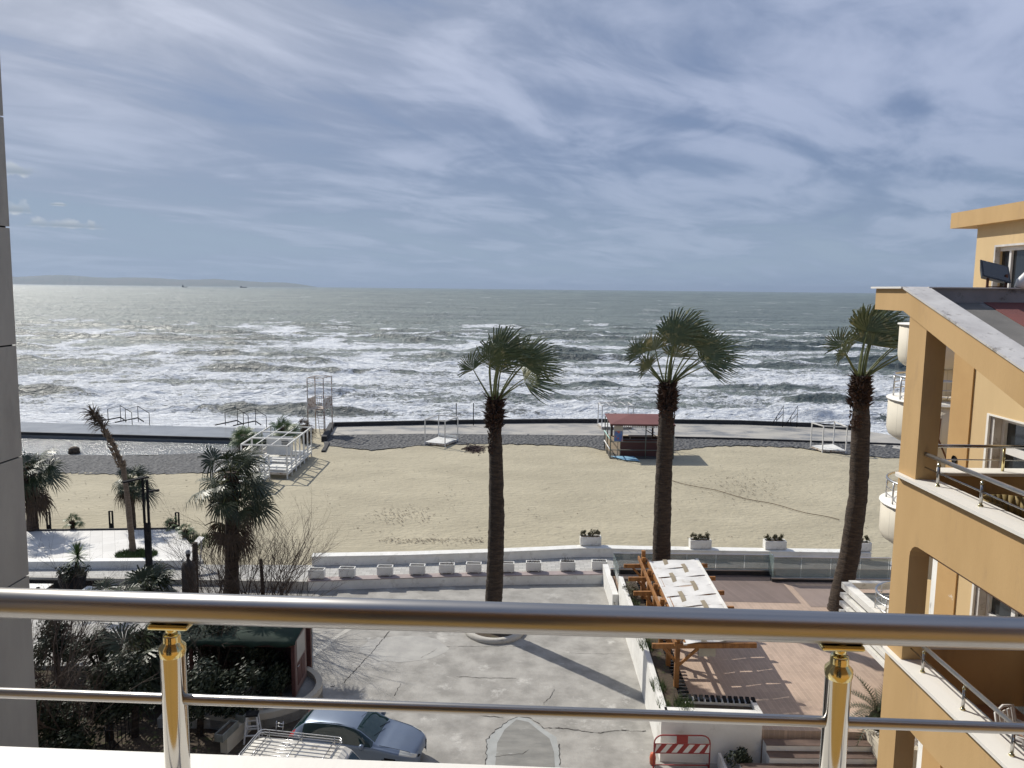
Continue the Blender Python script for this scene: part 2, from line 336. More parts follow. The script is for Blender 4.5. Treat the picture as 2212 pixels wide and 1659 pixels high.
# ================================================================== SETTING
ZS = .45          # promenade / sand level
SEA = -.45
def build_sea():
    ys = [76.0]
    while ys[-1] < 34000: ys.append(ys[-1]+min(.17*(ys[-1]/82)**2, 900))
    ys = np.array(ys); nx = 900
    t = np.linspace(-.86, .86, nx); Yg, T = np.meshgrid(ys, t, indexing='ij'); X = T*Yg; Y = Yg
    wob = 9*fbm(X/55, Y/70, 3, 5)+3.0*fbm(X/13, Y/20, 3, 9)
    yy = Y+wob
    lam = 15+.012*Y
    ph = yy/15.5*2*np.pi
    s1 = np.sin(ph)
    crest = np.clip(s1, 0, 1)**3
    gate = np.clip((fbm(X/24, Y/8, 3, 21)-.42)*4.5, 0, 1)
    surf = np.clip((400-Y)/150, 0, 1)
    amp1 = 1.35*gate*surf
    chop = (fbm(X/3.0, Y/1.7, 4, 31)-.5)*.95+(fbm(X/1.1, Y/.7, 2, 37)-.5)*.30
    swell2 = (fbm(X/22, Y/5.5, 3, 41)-.5)
    far = np.clip((Y-200)/500, 0, 1)
    zf = amp1*crest+chop*(1-far*.4)+swell2*(.7+.9*far)
    near = np.clip((Y-82)/10, .25, 1)
    z = SEA+zf*near*np.clip(14000/Y, 0, 1)
    # foam amount
    front = np.clip(np.sin(ph-.9), 0, 1)**2.5*gate           # on the shore side and crest of each breaker
    wash = np.clip((fbm(X/26, Y/8, 4, 51)-.38)*2.4, 0, 1)
    foam = (front*.85+wash*.40+.30+.08*np.clip((200-Y)/100, 0, 1))*surf
    face = np.clip(np.sin(ph+.55), 0, 1)**5*gate*surf
    foam = foam*np.clip(1.15-.0011*Y, 0, 1)-face*.42
    aer_shade = np.clip(.52+.30*surf+wash*.3*surf-face*.85+(fbm(X/45, Y/14, 4, 71)-.5)*(.9-.5*surf), 0, 1)  # aeration tone, with breaker fronts darkened in colour for their dim reflection
    foam += np.clip((94-Y)/9, 0, 1)*.38
    foam += .36*np.clip((fbm(X/(8+Y*.012), Y/(7+Y*.02), 3, 61)-.63)*9, 0, 1)*np.clip(1500/Y, 0, 1)
    nr = len(ys); co = np.stack([X, Y, z], -1).reshape(-1, 3)
    i = np.arange(nr-1)[:, None]*nx+np.arange(nx-1)[None, :]
    fa = np.stack([i, i+1, i+nx+1, i+nx], -1).reshape(-1, 4)
    me = bpy.data.meshes.new('sea'); me.vertices.add(len(co)); me.vertices.foreach_set('co', co.ravel())
    me.loops.add(fa.size); me.loops.foreach_set('vertex_index', fa.ravel().astype(np.int32))
    me.polygons.add(len(fa)); me.polygons.foreach_set('loop_start', np.arange(0, fa.size, 4, dtype=np.int32)); me.polygons.foreach_set('loop_total', np.full(len(fa), 4, np.int32))
    me.update(); me.polygons.foreach_set('use_smooth', [True]*len(fa))
    at = me.attributes.new('foam', 'FLOAT', 'POINT'); at.data.foreach_set('value', foam.ravel().astype(np.float32))
    a2 = me.attributes.new('aeration_shade', 'FLOAT', 'POINT'); a2.data.foreach_set('value', aer_shade.ravel().astype(np.float32))
    m = bpy.data.materials.new('sea_water'); m.use_nodes = True; nt = m.node_tree; N = nt.nodes; L = nt.links; b = N['Principled BSDF']
    def nd(t, **k):
        x = N.new(t)
        for a, v in k.items(): setattr(x, a, v)
        return x
    def Mt(op, a, bb=None, clamp=False):
        x = nd('ShaderNodeMath', operation=op, use_clamp=clamp)
        for k, v in enumerate((a, bb)):
            if v is None: continue
            if isinstance(v, (int, float)): x.inputs[k].default_value = v
            else: L.new(v, x.inputs[k])
        return x.outputs[0]
    tc = nd('ShaderNodeTexCoord')
    def tex(scale, sc, det=5, ro=.6, dist=0):
        mp = nd('ShaderNodeMapping'); L.new(tc.outputs['Object'], mp.inputs[0]); mp.inputs['Scale'].default_value = sc
        t = nd('ShaderNodeTexNoise'); L.new(mp.outputs[0], t.inputs['Vector']); t.inputs['Scale'].default_value = scale; t.inputs['Detail'].default_value = det; t.inputs['Roughness'].default_value = ro; t.inputs['Distortion'].default_value = dist
        return t.outputs[0], mp.outputs[0]
    n1, _ = tex(.60, (.6, .9, 1), 8, .74, 1.0)
    # lacy foam: ridged noise
    n2, _ = tex(.62, (.55, 1, 1), 7, .62, 1.6)
    ridge = Mt('SUBTRACT', 1.0, Mt('MULTIPLY', Mt('ABSOLUTE', Mt('SUBTRACT', n2, .5)), 9.0), clamp=True)
    n4, _ = tex(1.9, (.6, 1, 1), 5, .6, 1.2)
    ridge2 = Mt('SUBTRACT', 1.0, Mt('MULTIPLY', Mt('ABSOLUTE', Mt('SUBTRACT', n4, .5)), 8.0), clamp=True)
    fa_ = nd('ShaderNodeAttribute', attribute_name='foam').outputs['Fac']
    v = Mt('ADD', Mt('MULTIPLY', fa_, 1.25), Mt('ADD', Mt('MULTIPLY', Mt('SUBTRACT', n1, .5), 1.9), Mt('ADD', Mt('MULTIPLY', Mt('MULTIPLY', ridge, fa_), .80), Mt('MULTIPLY', Mt('MULTIPLY', ridge2, fa_), .60))))
    mr = nd('ShaderNodeMapRange', interpolation_type='SMOOTHSTEP'); L.new(v, mr.inputs[0]); mr.inputs[1].default_value = .66; mr.inputs[2].default_value = 1.02
    mask = mr.outputs[0]
    n3 = nd('ShaderNodeAttribute', attribute_name='aeration_shade').outputs['Fac']
    wc = nd('ShaderNodeMix', data_type='RGBA'); L.new(n3, wc.inputs[0]); wc.inputs[6].default_value = (.030, .055, .062, 1); wc.inputs[7].default_value = (.20, .245, .225, 1)
    cm = nd('ShaderNodeMix', data_type='RGBA'); L.new(mask, cm.inputs[0]); L.new(wc.outputs[2], cm.inputs[6]); cm.inputs[7].default_value = (.74, .77, .80, 1)
    L.new(cm.outputs[2], b.inputs['Base Color'])
    rr = nd('ShaderNodeMapRange'); L.new(mask, rr.inputs[0]); rr.inputs[3].default_value = .32; rr.inputs[4].default_value = .62; n7, _ = tex(.9, (.35, 1, 1), 4, .6, .3); L.new(Mt('ADD', rr.outputs[0], Mt('MULTIPLY', n7, .30)), b.inputs['Roughness'])
    b.inputs['IOR'].default_value = 1.33; b.inputs['Specular IOR Level'].default_value = 1.0
    n5, _ = tex(1.1, (.55, 1, 1), 6, .65, .3); n6, _ = tex(.16, (.4, 1, 1), 5, .6, .3)
    bp = nd('ShaderNodeBump'); bp.inputs['Distance'].default_value = 1.3; bp.inputs['Strength'].default_value = 1; L.new(Mt('ADD', n5, Mt('MULTIPLY', mask, .25)), bp.inputs['Height'])
    bp2 = nd('ShaderNodeBump'); bp2.inputs['Distance'].default_value = 3.2; bp2.inputs['Strength'].default_value = .8; L.new(n6, bp2.inputs['Height']); L.new(bp.outputs[0], bp2.inputs['Normal'])
    L.new(bp2.outputs[0], b.inputs['Normal'])
    me.materials.append(m); o = bpy.data.objects.new('sea', me); scene.collection.objects.link(o); tag(o, kind='structure')
build_sea()
# seabed / general ground, one sheet
mb = MB(); mb.sheet([(-60000, -400), (60000, -400), (60000, 60000), (-60000, 60000)], -1.6); struct('seabed', mb, SLAB)
mb = MB(); mb.sheet([(-400, -300), (400, -300), (400, 41.5), (-400, 41.5)], 0.0); struct('parking_ground', mb, CONC)
# hills across the bay
def hills():
    mb = MB(); prof = [(-700, 592), (0, 598), (36, 598), (62, 597), (95, 595), (130, 594), (158, 595), (190, 598), (235, 600), (275, 599), (318, 600), (345, 601), (385, 604), (432, 604), (462, 602), (500, 605), (540, 608), (575, 610), (610, 610), (640, 613), (662, 616), (690, 621)]
    D = 21000; n = len(prof); vs = []
    pts = []
    for i in range(n-1):
        for k in range(8):
            t = k/8; u = prof[i][0]*(1-t)+prof[i+1][0]*t; v = prof[i][1]*(1-t)+prof[i+1][1]*t
            pts.append((u, v+.8*(random.random()-.5)*(u < 640)))
    for (u, v) in pts:
        p = AT(u, v, D); z = max(p.z, 1)
        vs += [(p.x*.93, D*.93, -2), (p.x*.955, D*.955, z*.32*(1+.5*random.random())), (p.x, D, z), (p.x*1.1, D*1.1, -2)]
    m = len(pts); fs = [(4*i+k, 4*i+4+k, 4*i+5+k, 4*i+1+k) for i in range(m-1) for k in range(3)]
    mb.add(vs, fs, True); return mb
struct('hills', hills(), pm('hill_scrub', (.10, .12, .09), (.14, .14, .11), .002, .9))
# sand
SANDM = pm('sand', (.43, .383, .272), (.355, .315, .222), .22, .92, .13, 3.0, c3=(.27, .235, .175), s3=1.7, t3=(.60, .70), det=10, stretch=(.7, 1.25, 1))
def beach_edge():   # sand/gravel boundary and shore, as view points at z=ZS
    pass
sand_poly = [(-160, 34.4), (160, 34.4), (160, 78), (-160, 78)]
def sand():
    # grid with gentle relief, pulled down at the sea end on the left
    mb = MB(); nx, ny = 260, 150; X0, X1, Y0, Y1 = -120, 110, 37.2, 82.5
    xs = np.linspace(X0, X1, nx); ys = np.linspace(Y0, Y1, ny); Xg, Yg = np.meshgrid(xs, ys)
    z = ZS+(fbm(Xg/2.2, Yg/1.6, 4, 3)-.5)*.10*np.clip((Yg-43.5)/3, 0, 1)
    shore = 61.5+0*Xg       # left lagoon: beach drops to the pool
    left = np.clip((-20.3-.0*Yg-Xg)/3.0, 0, 1)
    z = z-left*(np.clip((Yg-56.4)/9.4, 0, 1)*.92+np.clip((Yg-65.8)/3, 0, 1)*.7)-np.clip((Yg-75.5)/2, 0, 1)*1.6
    vs = list(zip(Xg.ravel(), Yg.ravel(), z.ravel())); fs = [(j*nx+i, j*nx+i+1, (j+1)*nx+i+1, (j+1)*nx+i) for j in range(ny-1) for i in range(nx-1)]
    mb.add(vs, fs, True); return mb
struct('sand', sand(), SANDM)
# gravel bands (as draped sheets)
def ribbon_between(near, far, z0, z1, n=60, rag=.25):
    """surface between two view-space polylines placed on planes z0 (near) and z1 (far)"""
    def res(pl, m):
        xs = [p[0] for p in pl]; ys = [p[1] for p in pl]; u = np.linspace(xs[0], xs[-1], m); return list(zip(u, np.interp(u, xs, ys)))
    a = res(near, n); b = res(far, n); mb = MB(); vs = []; K = 4
    for (p, q) in zip(a, b):
        P = G(p[0], p[1], z0); Q = G(q[0], q[1], z1); P.y -= random.uniform(-rag, rag)
        for k in range(K+1): vs.append(P.lerp(Q, k/K)+Vector((0, 0, random.uniform(-.02, .03) if 0 < k < K else 0)))
    fs = [(i*(K+1)+k, (i+1)*(K+1)+k, (i+1)*(K+1)+k+1, i*(K+1)+k+1) for i in range(n-1) for k in range(K)]
    mb.add(vs, fs, True); return mb
gn = [Z2(130, 520), Z2(300, 535), Z2(450, 548), Z2(600, 535), Z2(750, 520), Z2(900, 512), Z2(1100, 505), Z2(1300, 505), Z2(1600, 512), Z2(1900, 525), Z3(280, 545), Z3(420, 570), Z3(700, 560), Z3(900, 535), Z3(1080, 518), Z3(1300, 518), Z3(1600, 530), Z3(1850, 565), Z3(2212, 600), (2050, 985)]
gf = [Z2(120, 440), Z2(400, 440), Z2(760, 432), Z2(1200, 428), Z2(1500, 432), Z2(1700, 440), Z2(1960, 448), Z3(60, 450), Z3(700, 458), Z3(900, 462), Z3(1300, 478), Z3(1700, 490), Z3(2080, 508), (2050, 955)]
struct('gravel_band', ribbon_between(gn, gf, ZS+.06, ZS+.05, 160), GRAVEL)
gl_n = [(40, 1022), (120, 1021), (200, 1024), (320, 1024), (440, 1021), (520, 1012), (600, 1000), (650, 985), (690, 962)]
gl_f = [(40, 984), (120, 982), (200, 983), (320, 984), (440, 978), (520, 968), (600, 956), (650, 950), (690, 946)]
struct('shingle_shore', ribbon_between(gl_n, gl_f, ZS+.05, -.32, 90), GRAVEL)
# lagoon pool
POOL = pm('pool_water', (.20, .21, .205), (.16, .17, .17), .4, .22, .16, 3.2, spec=.6)
mb = MB(); mb.sheet([G(-60, 990, -.5), G(700, 975, -.5), G(730, 938, -.5), G(-60, 928, -.5)], -.5); struct('lagoon_water', mb, POOL)
# flooded platform on the left
a0, a1 = G(-100, 929, .02), G(660, 950, .02); b0, b1 = G(-100, 908, .02), G(720, 929, .02)
mb = MB(); mb.prism([a0, a1, b1, b0], -1.2, .02); o = struct('flooded_platform', mb, WETS)
mb = MB(); mb.beam(Vector(a0)+Vector((0, -.1, -.10)), Vector(a1)+Vector((0, -.1, -.10)), .18, .26); tag(mb.build('platform_edge_wall', KERB), 'black low edge wall of the flooded platform in front of the lagoon', 'wall')
# main concrete platform with black kerb
kb = [(717, 921), (800, 919), (1000, 915), (1200, 913), (1400, 913), (1600, 916), (1760, 922), (1872, 931)]
kz = .55
kp = [G(u, v, kz) for u, v in kb]
def densify(pts, m=6):
    out = []
    for i in range(len(pts)-1):
        for k in range(m): out.append(Vector(pts[i]).lerp(Vector(pts[i+1]), k/m))
    return out+[Vector(pts[-1])]
inner = [Z2(110, 470), Z2(400, 465), Z2(760, 460), Z2(1960, 470), Z3(900, 480), Z3(1300, 500), Z3(2080, 530)]
ip = [G(u, v, .2) for u, v in inner]
mb = MB(); poly = [Vector((p.x, p.y+.3, 0)) for p in kp][::-1]
mb.prism([Vector((p.x, p.y, 0)) for p in ip]+[Vector(G(1990, 985, .2))*1, Vector(G(1995, 958, .2))]+poly, -1.2, .50+.012); struct('concrete_platform', mb, SLAB)
mb = MB(); mb.strip([(p.x, p.y) for p in kp], .35, .50, .42); tag(mb.build('sea_kerb', KERB), 'long black kerb wall along the seaward edge of the concrete platform', 'kerb wall')
mb = MB(); q = [G(u, v, .55) for u, v in [Z3(780, 466), Z3(1000, 470), Z3(1230, 476), Z3(1500, 486), Z3(2212, 510), (1945, 961)]]
mb.strip([(p.x, p.y) for p in q], .22, .45, .2); tag(mb.build('gravel_kerb', KERB), 'thin dark kerb between the concrete platform and the gravel at right', 'kerb wall')
mb = MB(); c0 = G(717, 921, .55); c1 = G(700, 952, .55); mb.beam((c0.x, c0.y+.1, .45), (c1.x, c1.y, .45), .5, 1.0); c2 = G(672, 972, .5); mb.beam((c1.x+.6, c1.y-1, .45), (c2.x+1.2, c2.y-.6, .45), .35, .3)
tag(mb.build('groyne_wall', KERB, bevel=.04), 'dark sloping end wall of the platform beside the lifeguard tower', 'wall')
# promenade
low = [G(*Z2(20, 1432), ZS), G(*Z2(500, 1415), ZS), G(*Z2(1000, 1400), ZS), G(*Z2(1500, 1391), ZS), G(*Z2(2048, 1384), ZS)]
bench = [G(*p, ZS+.5) for p in (Z2(45, 1262), Z2(700, 1250), Z2(1200, 1234), Z2(1600, 1218), Z2(1850, 1206), Z2(2000, 1206), Z2(2212, 1212), Z3(750, 1216), Z3(1300, 1225), Z3(1900, 1234), Z3(2095, 1238))]
mb = MB(); mb.sheet([(-70, 36.2), (low[0].x, low[0].y+.2)]+[(p.x, p.y+.1) for p in low]+[(24, 36.2), (24, bench[-1].y), ]+[(p.x, p.y+.1) for p in bench[::-1]]+[(bench[0].x-4, bench[0].y), (-70, bench[0].y)], ZS+.006+.02); struct('promenade_paving', mb, PAVE)
mb = MB(); mb.prism([(-70, 36.25), (low[0].x-.05, low[0].y), (low[0].x-.05, bench[0].y-.1), (-70, bench[0].y-.1)], -.05, ZS+.02); struct('promenade_base', mb, CONC_W)
t = thing('promenade_retaining_wall', 'low white retaining wall along the promenade carrying the small planters', 'wall', low[0])
mb = MB(); mb.strip([(p.x, p.y) for p in low], .42, -.02, ZS+.03); mb.build('wall_body', WHITE2, t)
mb = MB(); mb.strip([(p.x, p.y-.02) for p in low], .5, ZS+.012, .035); mb.build('coping', pm('mauve_coping', (.33, .27, .26), (.28, .23, .22), 2, .7), t)
t = thing('bench_wall', 'long low white bench wall between the promenade and the sand', 'wall', bench[0])
mb = MB(); mb.strip([(p.x, p.y) for p in bench], .48, ZS-.3, .76); mb.build('wall_body', WHITE2, t)
mb = MB(); mb.strip([(p.x, p.y-.03) for p in bench], .54, ZS+.462, .05); mb.build('coping', WHITE, t)
# left white terrace and its bench
mb = MB(); mb.prism([G(-80, 1149, .6), G(383, 1143, .6), G(402, 1163, .6), G(440, 1212, .6), G(-80, 1208, .6)], .2, .6); struct('white_terrace_paving', mb, PAVEW)
mb = MB(); mb.beam(G(-80, 1147.5, .63), G(384, 1141.5, .63), .1, .1); tag(mb.build('terrace_edge_strip', KERB), 'thin dark edging strip between the white terrace and the sand', 'kerb')
mb = MB(); a = G(-60, 1206, .95); b = G(478*1.0-60, 1203, .95); mb.beam((a.x, a.y-.1, .66), (b.x-.5, b.y-.1, .66), .45, .42); tag(mb.build('terrace_bench_wall', WHITE2, bevel=.02), 'pale low bench wall along the near edge of the white terrace at left', 'wall')
# restaurant floor at left
mb = MB(); mb.prism([(-60, 27.5), (-11.8, 27.5), (-13.2, 32), (-13.2, 35.9), (-60, 35.9)], -.1, .20); struct('restaurant_floor', mb, pm('shade_toned_paving', (.46, .45, .43), (.34, .33, .31), 1.1, .7, 0, brick=dict(w=1.2, h=.6, m=.012, v=.86, mc=.6, rot=62), c3=(.20, .19, .17), s3=1.2, t3=(.5, .65)))  # white paving again, with the garden's partial shade mixed into its colours
# ------------------------------------------------------------------ parking details
def patch(name, pts, z, mat):
    mb = MB(); mb.sheet(pts, z); return struct(name, mb, mat)
rp = []
c = G(*Z6(1170, 515)); 
for k in range(24):
    t = 2*math.pi*k/24; rp.append((c.x+math.cos(t)*1.75*random.uniform(.88, 1.08), c.y+math.sin(t)*1.15*random.uniform(.88, 1.08)))
patch('pale_cement_patch', rp, .004, pm('pale_cement', (.40, .39, .36), (.33, .32, .30), 1.5, .9, .006, 20))
out = [G(*p) for p in (Z6(1725, 1420), Z6(1728, 1130), Z6(1790, 1060), Z6(1900, 985), Z6(1950, 972), Z6(2010, 985), Z6(2130, 1070), Z6(2195, 1110), Z6(2215, 1200), Z6(2230, 1440))]
patch('cement_border_patch', out, .004, pm('pale_cement2', (.36, .37, .36), (.30, .31, .30), 2.5, .9, .006, 20))
inn = [G(*p) for p in (Z6(1775, 1420), Z6(1790, 1260), Z6(1800, 1150), Z6(1850, 1060), Z6(1930, 992), Z6(2010, 1010), Z6(2070, 1060), Z6(2150, 1120), Z6(2180, 1210), Z6(2195, 1440))]
patch('dark_cement_patch', inn, .008, pm('dark_cement', (.25, .245, .225), (.18, .178, .165), 1.5, .9, .006, 20, c3=(.30, .30, .28), s3=1.1, t3=(.6, .66), stretch=(.7, 2, 1)))
sp = [G(*Z6(x, y)) for x, y in ((545, 592), (640, 515), (740, 440), (830, 385), (790, 385), (700, 440), (600, 510), (540, 560))]
patch('pale_cement_strip', [(p.x+random.uniform(-.05, .05), p.y) for p in sp][::-1], .004, pm('pale_cement3', (.50, .48, .43), (.40, .385, .35), 2.5, .9, .01, 20))
mb = MB()
def crack(pts, w=.03, z=.012):
    pts = [G(*p) for p in pts]; out = []
    for i in range(len(pts)-1):
        n = max(2, int((pts[i+1]-pts[i]).length/.12))
        for k in range(n):
            q = pts[i].lerp(pts[i+1], k/n); out.append((q.x+random.uniform(-.03, .03), q.y+random.uniform(-.03, .03)))
    for i in range(len(out)-1):
        p, q = Vector((*out[i], 0)), Vector((*out[i+1], 0)); d = (q-p).normalized(); n_ = Vector((-d.y, d.x, 0))*w*random.uniform(.06, .26)
        mb.add([(p-n_).to_tuple()[:2]+(z,), (q-n_).to_tuple()[:2]+(z,), (q+n_).to_tuple()[:2]+(z,), (p+n_).to_tuple()[:2]+(z,)], [(0, 1, 2, 3)])
crack([Z6(1080, 400), Z6(980, 520), Z6(870, 640), Z6(750, 770)], .07); crack([Z6(680, 775), Z6(740, 758)], .06)
crack([Z6(1460, 503), Z6(1700, 503), Z6(2000, 507)], .04); crack([Z6(1400, 515), Z6(1280, 590)], .03)
crack([Z6(1520, 705), Z6(1700, 714), Z6(1950, 718)], .05); crack([Z6(1160, 750), Z6(1120, 810), Z6(1100, 850)], .04)
crack([Z6(2185, 790), Z6(2150, 850), Z6(2112, 880), Z6(2110, 905)], .06); crack([Z6(1650, 960), Z6(1780, 975), Z6(1870, 985)], .06)
crack([Z6(1725, 1300), Z6(1728, 1130), Z6(1790, 1065), Z6(1890, 990), Z6(1950, 972), Z6(2030, 985), Z6(2110, 1050), Z6(2300, 1055)], .07)
crack([Z7(0, 1388), Z7(130, 1405), Z7(260, 1425), Z7(400, 1408), Z7(610, 1410)], .07)
crack([Z6(1790, 1240), Z6(1900, 1228), Z6(1975, 1222), Z6(2030, 1180)], .05); crack([Z7(0, 1500), Z7(10, 1657)], .07)
crack([Z7(60, 890), Z7(240, 893), Z7(460, 893)], .03)
struct('parking_cracks', mb, pm('crack_dark', (.05, .045, .04), None, 5, .95))
# ------------------------------------------------------------------ palm builders
def fan(mb, hub, axis, up, rad, n=22, spread=2.25, droop=.25, wind=.0, w=.05):
    """one palmate leaf: narrow pleated segments radiating from the hub, joined near it and free at the tips"""
    axis = axis.normalized(); side = axis.cross(up)
    if side.length < .05: side = axis.orthogonal()
    side.normalize(); nrm = side.cross(axis).normalized(); n = int(n*1.45)
    for i in range(n):
        a = (i/(n-1)-.5)*2*spread*random.uniform(.97, 1.03)
        d = axis*math.cos(a)+side*math.sin(a)
        L_ = rad*(.70+.30*math.cos(a*.55))*random.uniform(.78, 1.14)
        t = d.cross(nrm).normalized(); fold = nrm*.018*rad*(1 if i % 2 else -1)
        p1 = hub+d*L_*.40-nrm*.05*abs(math.sin(a))+fold; wv = Vector((wind, wind*.1, 0))
        p2 = p1+(d*.34+Vector((0, 0, -droop*.30))+wv*.28)*L_; p3 = p2+(d*.22+Vector((random.uniform(-.15, .15), random.uniform(-.15, .15), -droop*1.3))+wv*.75)*L_*.55
        w1 = rad*.42*2*spread/n*.50; w2 = w1*.62
        mb.add([hub, p1-t*w1, p1+t*w1, p2-t*w2, p2+t*w2, p3], [(0, 1, 2), (1, 3, 4, 2), (3, 5, 4)])
def frond(mc, mp, base, az, el, plen, rad, wind=.3, droop=.25, n=22, curve=.25, spread=2.25, pr=.025, face=0.):
    d = Vector((math.cos(az)*math.cos(el), math.sin(az)*math.cos(el), math.sin(el)))
    pts = []
    for k in range(5):
        t = k/4; q = base+d*plen*t+Vector((0, 0, -curve*plen*t*t))+Vector((wind*.25*plen*t*t, 0, 0)); pts.append(q)
    mp.tube(pts, [pr*1.5, pr*1.2, pr, pr*.8, pr*.6], 5, False)
    ax = (pts[-1]-pts[-2]).normalized(); hint = (Vector((0, 0, .55))+Vector((random.uniform(-.5, .2), -.75, 0))*face+Vector((random.uniform(-.3, .3), random.uniform(-.3, .3), 0))).normalized(); fan(mc, pts[-1], ax, hint, rad, n, spread, droop, wind)
def trunk(pts, rads, n=14, rough=.03, m=40):
    mb = MB(); P = []; Rr = []
    for i in range(m+1):
        t = i/m*(len(pts)-1); k = min(int(t), len(pts)-2); f = t-k
        P.append(Vector(pts[k]).lerp(Vector(pts[k+1]), f)); Rr.append(rads[k]*(1-f)+rads[k+1]*f+random.uniform(-rough, rough)*.35*(rads[k]))
    mb.tube(P, Rr, n, True)
    mb.v = [(v[0]+random.uniform(-rough, rough)*.3, v[1]+random.uniform(-rough, rough)*.3, v[2]) for v in mb.v]
    return mb
def boots(mb, pts, rads, count, ln=.35, up=.3):
    """stubs of old leaf bases, spiky, around the top of the trunk"""
    for i in range(count):
        t = random.random()*(len(pts)-1); k = min(int(t), len(pts)-2); f = t-k
        c = Vector(pts[k]).lerp(Vector(pts[k+1]), f); r = (rads[k]*(1-f)+rads[k+1]*f)
        a = random.random()*6.283; o = Vector((math.cos(a), math.sin(a), 0)); s = Vector((-o.y, o.x, 0))
        L_ = ln*random.uniform(.5, 1.2); w = .07*random.uniform(.7, 1.3)
        p = c+o*r*.9; tip = p+o*L_*.65+Vector((0, 0, L_*(up+random.uniform(-.5, .4))))
        mb.add([p-s*w, p+s*w, tip, p+Vector((0, 0, -.12))], [(0, 1, 2), (0, 2, 3), (1, 3, 2)])
def tall_palm(base, top, r0, r1, label, crown, seed, n_up=9, scale=1.0, skirt=1.15):
    random.seed(seed); base, top = Vector(base), Vector(top)
    t = thing('fan_palm', label, 'palm tree', base, 'tall fan palms in front of the beach')
    mid = base.lerp(top, .5)+Vector(crown.get('bow', (0, 0, 0)))
    q1 = base.lerp(top, .25)+Vector(crown.get('bow', (0, 0, 0)))*.7; q3 = base.lerp(top, .8)+Vector(crown.get('bow', (0, 0, 0)))*.5
    pts = [base-Vector((0, 0, .1)), base+Vector((0, 0, .35)), q1, mid, q3, top]; rr = [r0*1.15, r0, r0*.93, r0*.87, r1*1.0, r1*.62]
    tm = trunk(pts, rr, 18, .05, 90); tm.build('trunk', BARK, t)
    bm_ = MB(); boots(bm_, [top-Vector((0, 0, skirt*1.9)), top-Vector((0, 0, skirt))], [r1*1.0, r1*1.05], 150, .09, .1)
    boots(bm_, [top-Vector((0, 0, skirt)), top], [r1*1.05, r1*.75], 300, .34, .2); boots(bm_, [top-Vector((0, 0, .7)), top+Vector((0, 0, .1))], [r1*.9, r1*.5], 60, .62, .3)
    bm_.build('leaf_bases', BOOTS, t)
    mc, mp = MB(), MB()
    b = top+Vector((0, 0, -.1))
    fr = crown['fr']
    for (dx, dz, rad, dy) in fr:      # target of hub relative to crown base, metres
        dx *= scale; dz *= scale; rad *= scale; v = Vector((dx, dy, dz)); plen = v.length*1.02
        el = math.asin(max(-1, min(1, (dz+.18*plen)/plen))); az = math.atan2(dy, dx if abs(dx) > .01 else .01)
        frond(mc, mp, b+Vector((math.cos(az)*.12, math.sin(az)*.12, 0)), az, el, plen, rad*1.16, .42, .10, 19, .14, 1.42, .033, 1.)
    mp.build('leaf_stalks', pm('leaf_stalk', (.13, .15, .05), (.10, .12, .04), 4, .6), t); mc.build('crown', FAN, t)
    return t
# frond targets: (dx, dz, radius, dy)
def mkfr(seed, spec):
    random.seed(seed); out = []
    for (dx, dz, rad) in spec:
        for k in range(1 if random.random() < .25 else 2): out.append((dx+random.uniform(-.25, .25), dz+random.uniform(-.2, .2), rad*random.uniform(.9, 1.2), random.uniform(-.9, .9)))
    return out
b1 = G(1064, 1358, .1); top1 = AT(1069, 862, b1.y)
s1 = [(-1.35, 1.0, .95), (-.8, 1.35, .95), (-.2, 1.9, 1.15), (.15, 2.0, 1.15), (.05, 1.2, .95), (.95, 1.45, 1.1), (1.2, 1.2, 1.1), (1.25, .8, 1.05)]
tall_palm(b1, top1, .38, .275, 'tall fan palm left of the kiosk, standing in the round kerb on the parking', dict(fr=mkfr(1, s1), bow=(.12, 0, 0)), 11, scale=1.1)
b2 = Vector((6.75, 33.0, .9)); b2 = AT(1428, 1262, 33.0); top2 = AT(1443, 828, 33.0)
s2 = [(-1.75, 1.25, .95), (-1.25, 1.6, 1.0), (-.9, .8, .75), (-.1, 2.1, 1.25), (.3, 2.15, 1.25), (.1, 1.3, 1.0), (1.1, 1.5, 1.1), (1.5, 1.4, 1.15), (1.45, .8, 1.0)]
tall_palm((b2.x, b2.y, 1.0), top2, .42, .34, 'tall fan palm in front of the kiosk, behind the timber pergola', dict(fr=mkfr(2, s2), bow=(-.05, 0, 0)), 12)
b3 = G(1811, 1322, 1.0); top3 = AT(1861, 812, b3.y)
s3 = [(-1.2, 1.25, .95), (-.8, 1.75, 1.1), (-.1, 2.1, 1.25), (.45, 2.15, 1.3), (.2, 1.4, 1.1), (1.0, 1.5, 1.2), (1.45, 1.3, 1.2), (1.6, .9, 1.1), (-1.0, .8, .8)]
tall_palm(b3, top3, .43, .36, 'tall leaning fan palm at right beside the white louvred roof box', dict(fr=mkfr(3, s3), bow=(.35, 0, 0)), 13)
# round kerb of palm 1
mb = MB(); mb.lathe([(1.0, -.05), (1.28, -.05), (1.26, .17), (1.05, .19), (.98, .12)], (b1.x+.1, b1.y, 0), 36)
tag(mb.build('palm_kerb_ring', CONC_W), 'pale round concrete kerb at the foot of the palm on the parking', 'kerb')
mb = MB(); mb.lathe([(.3, .10), (1.0, .11)], (b1.x+.1, b1.y, 0), 24); tag(mb.build('palm_soil', SOIL), kind='structure')
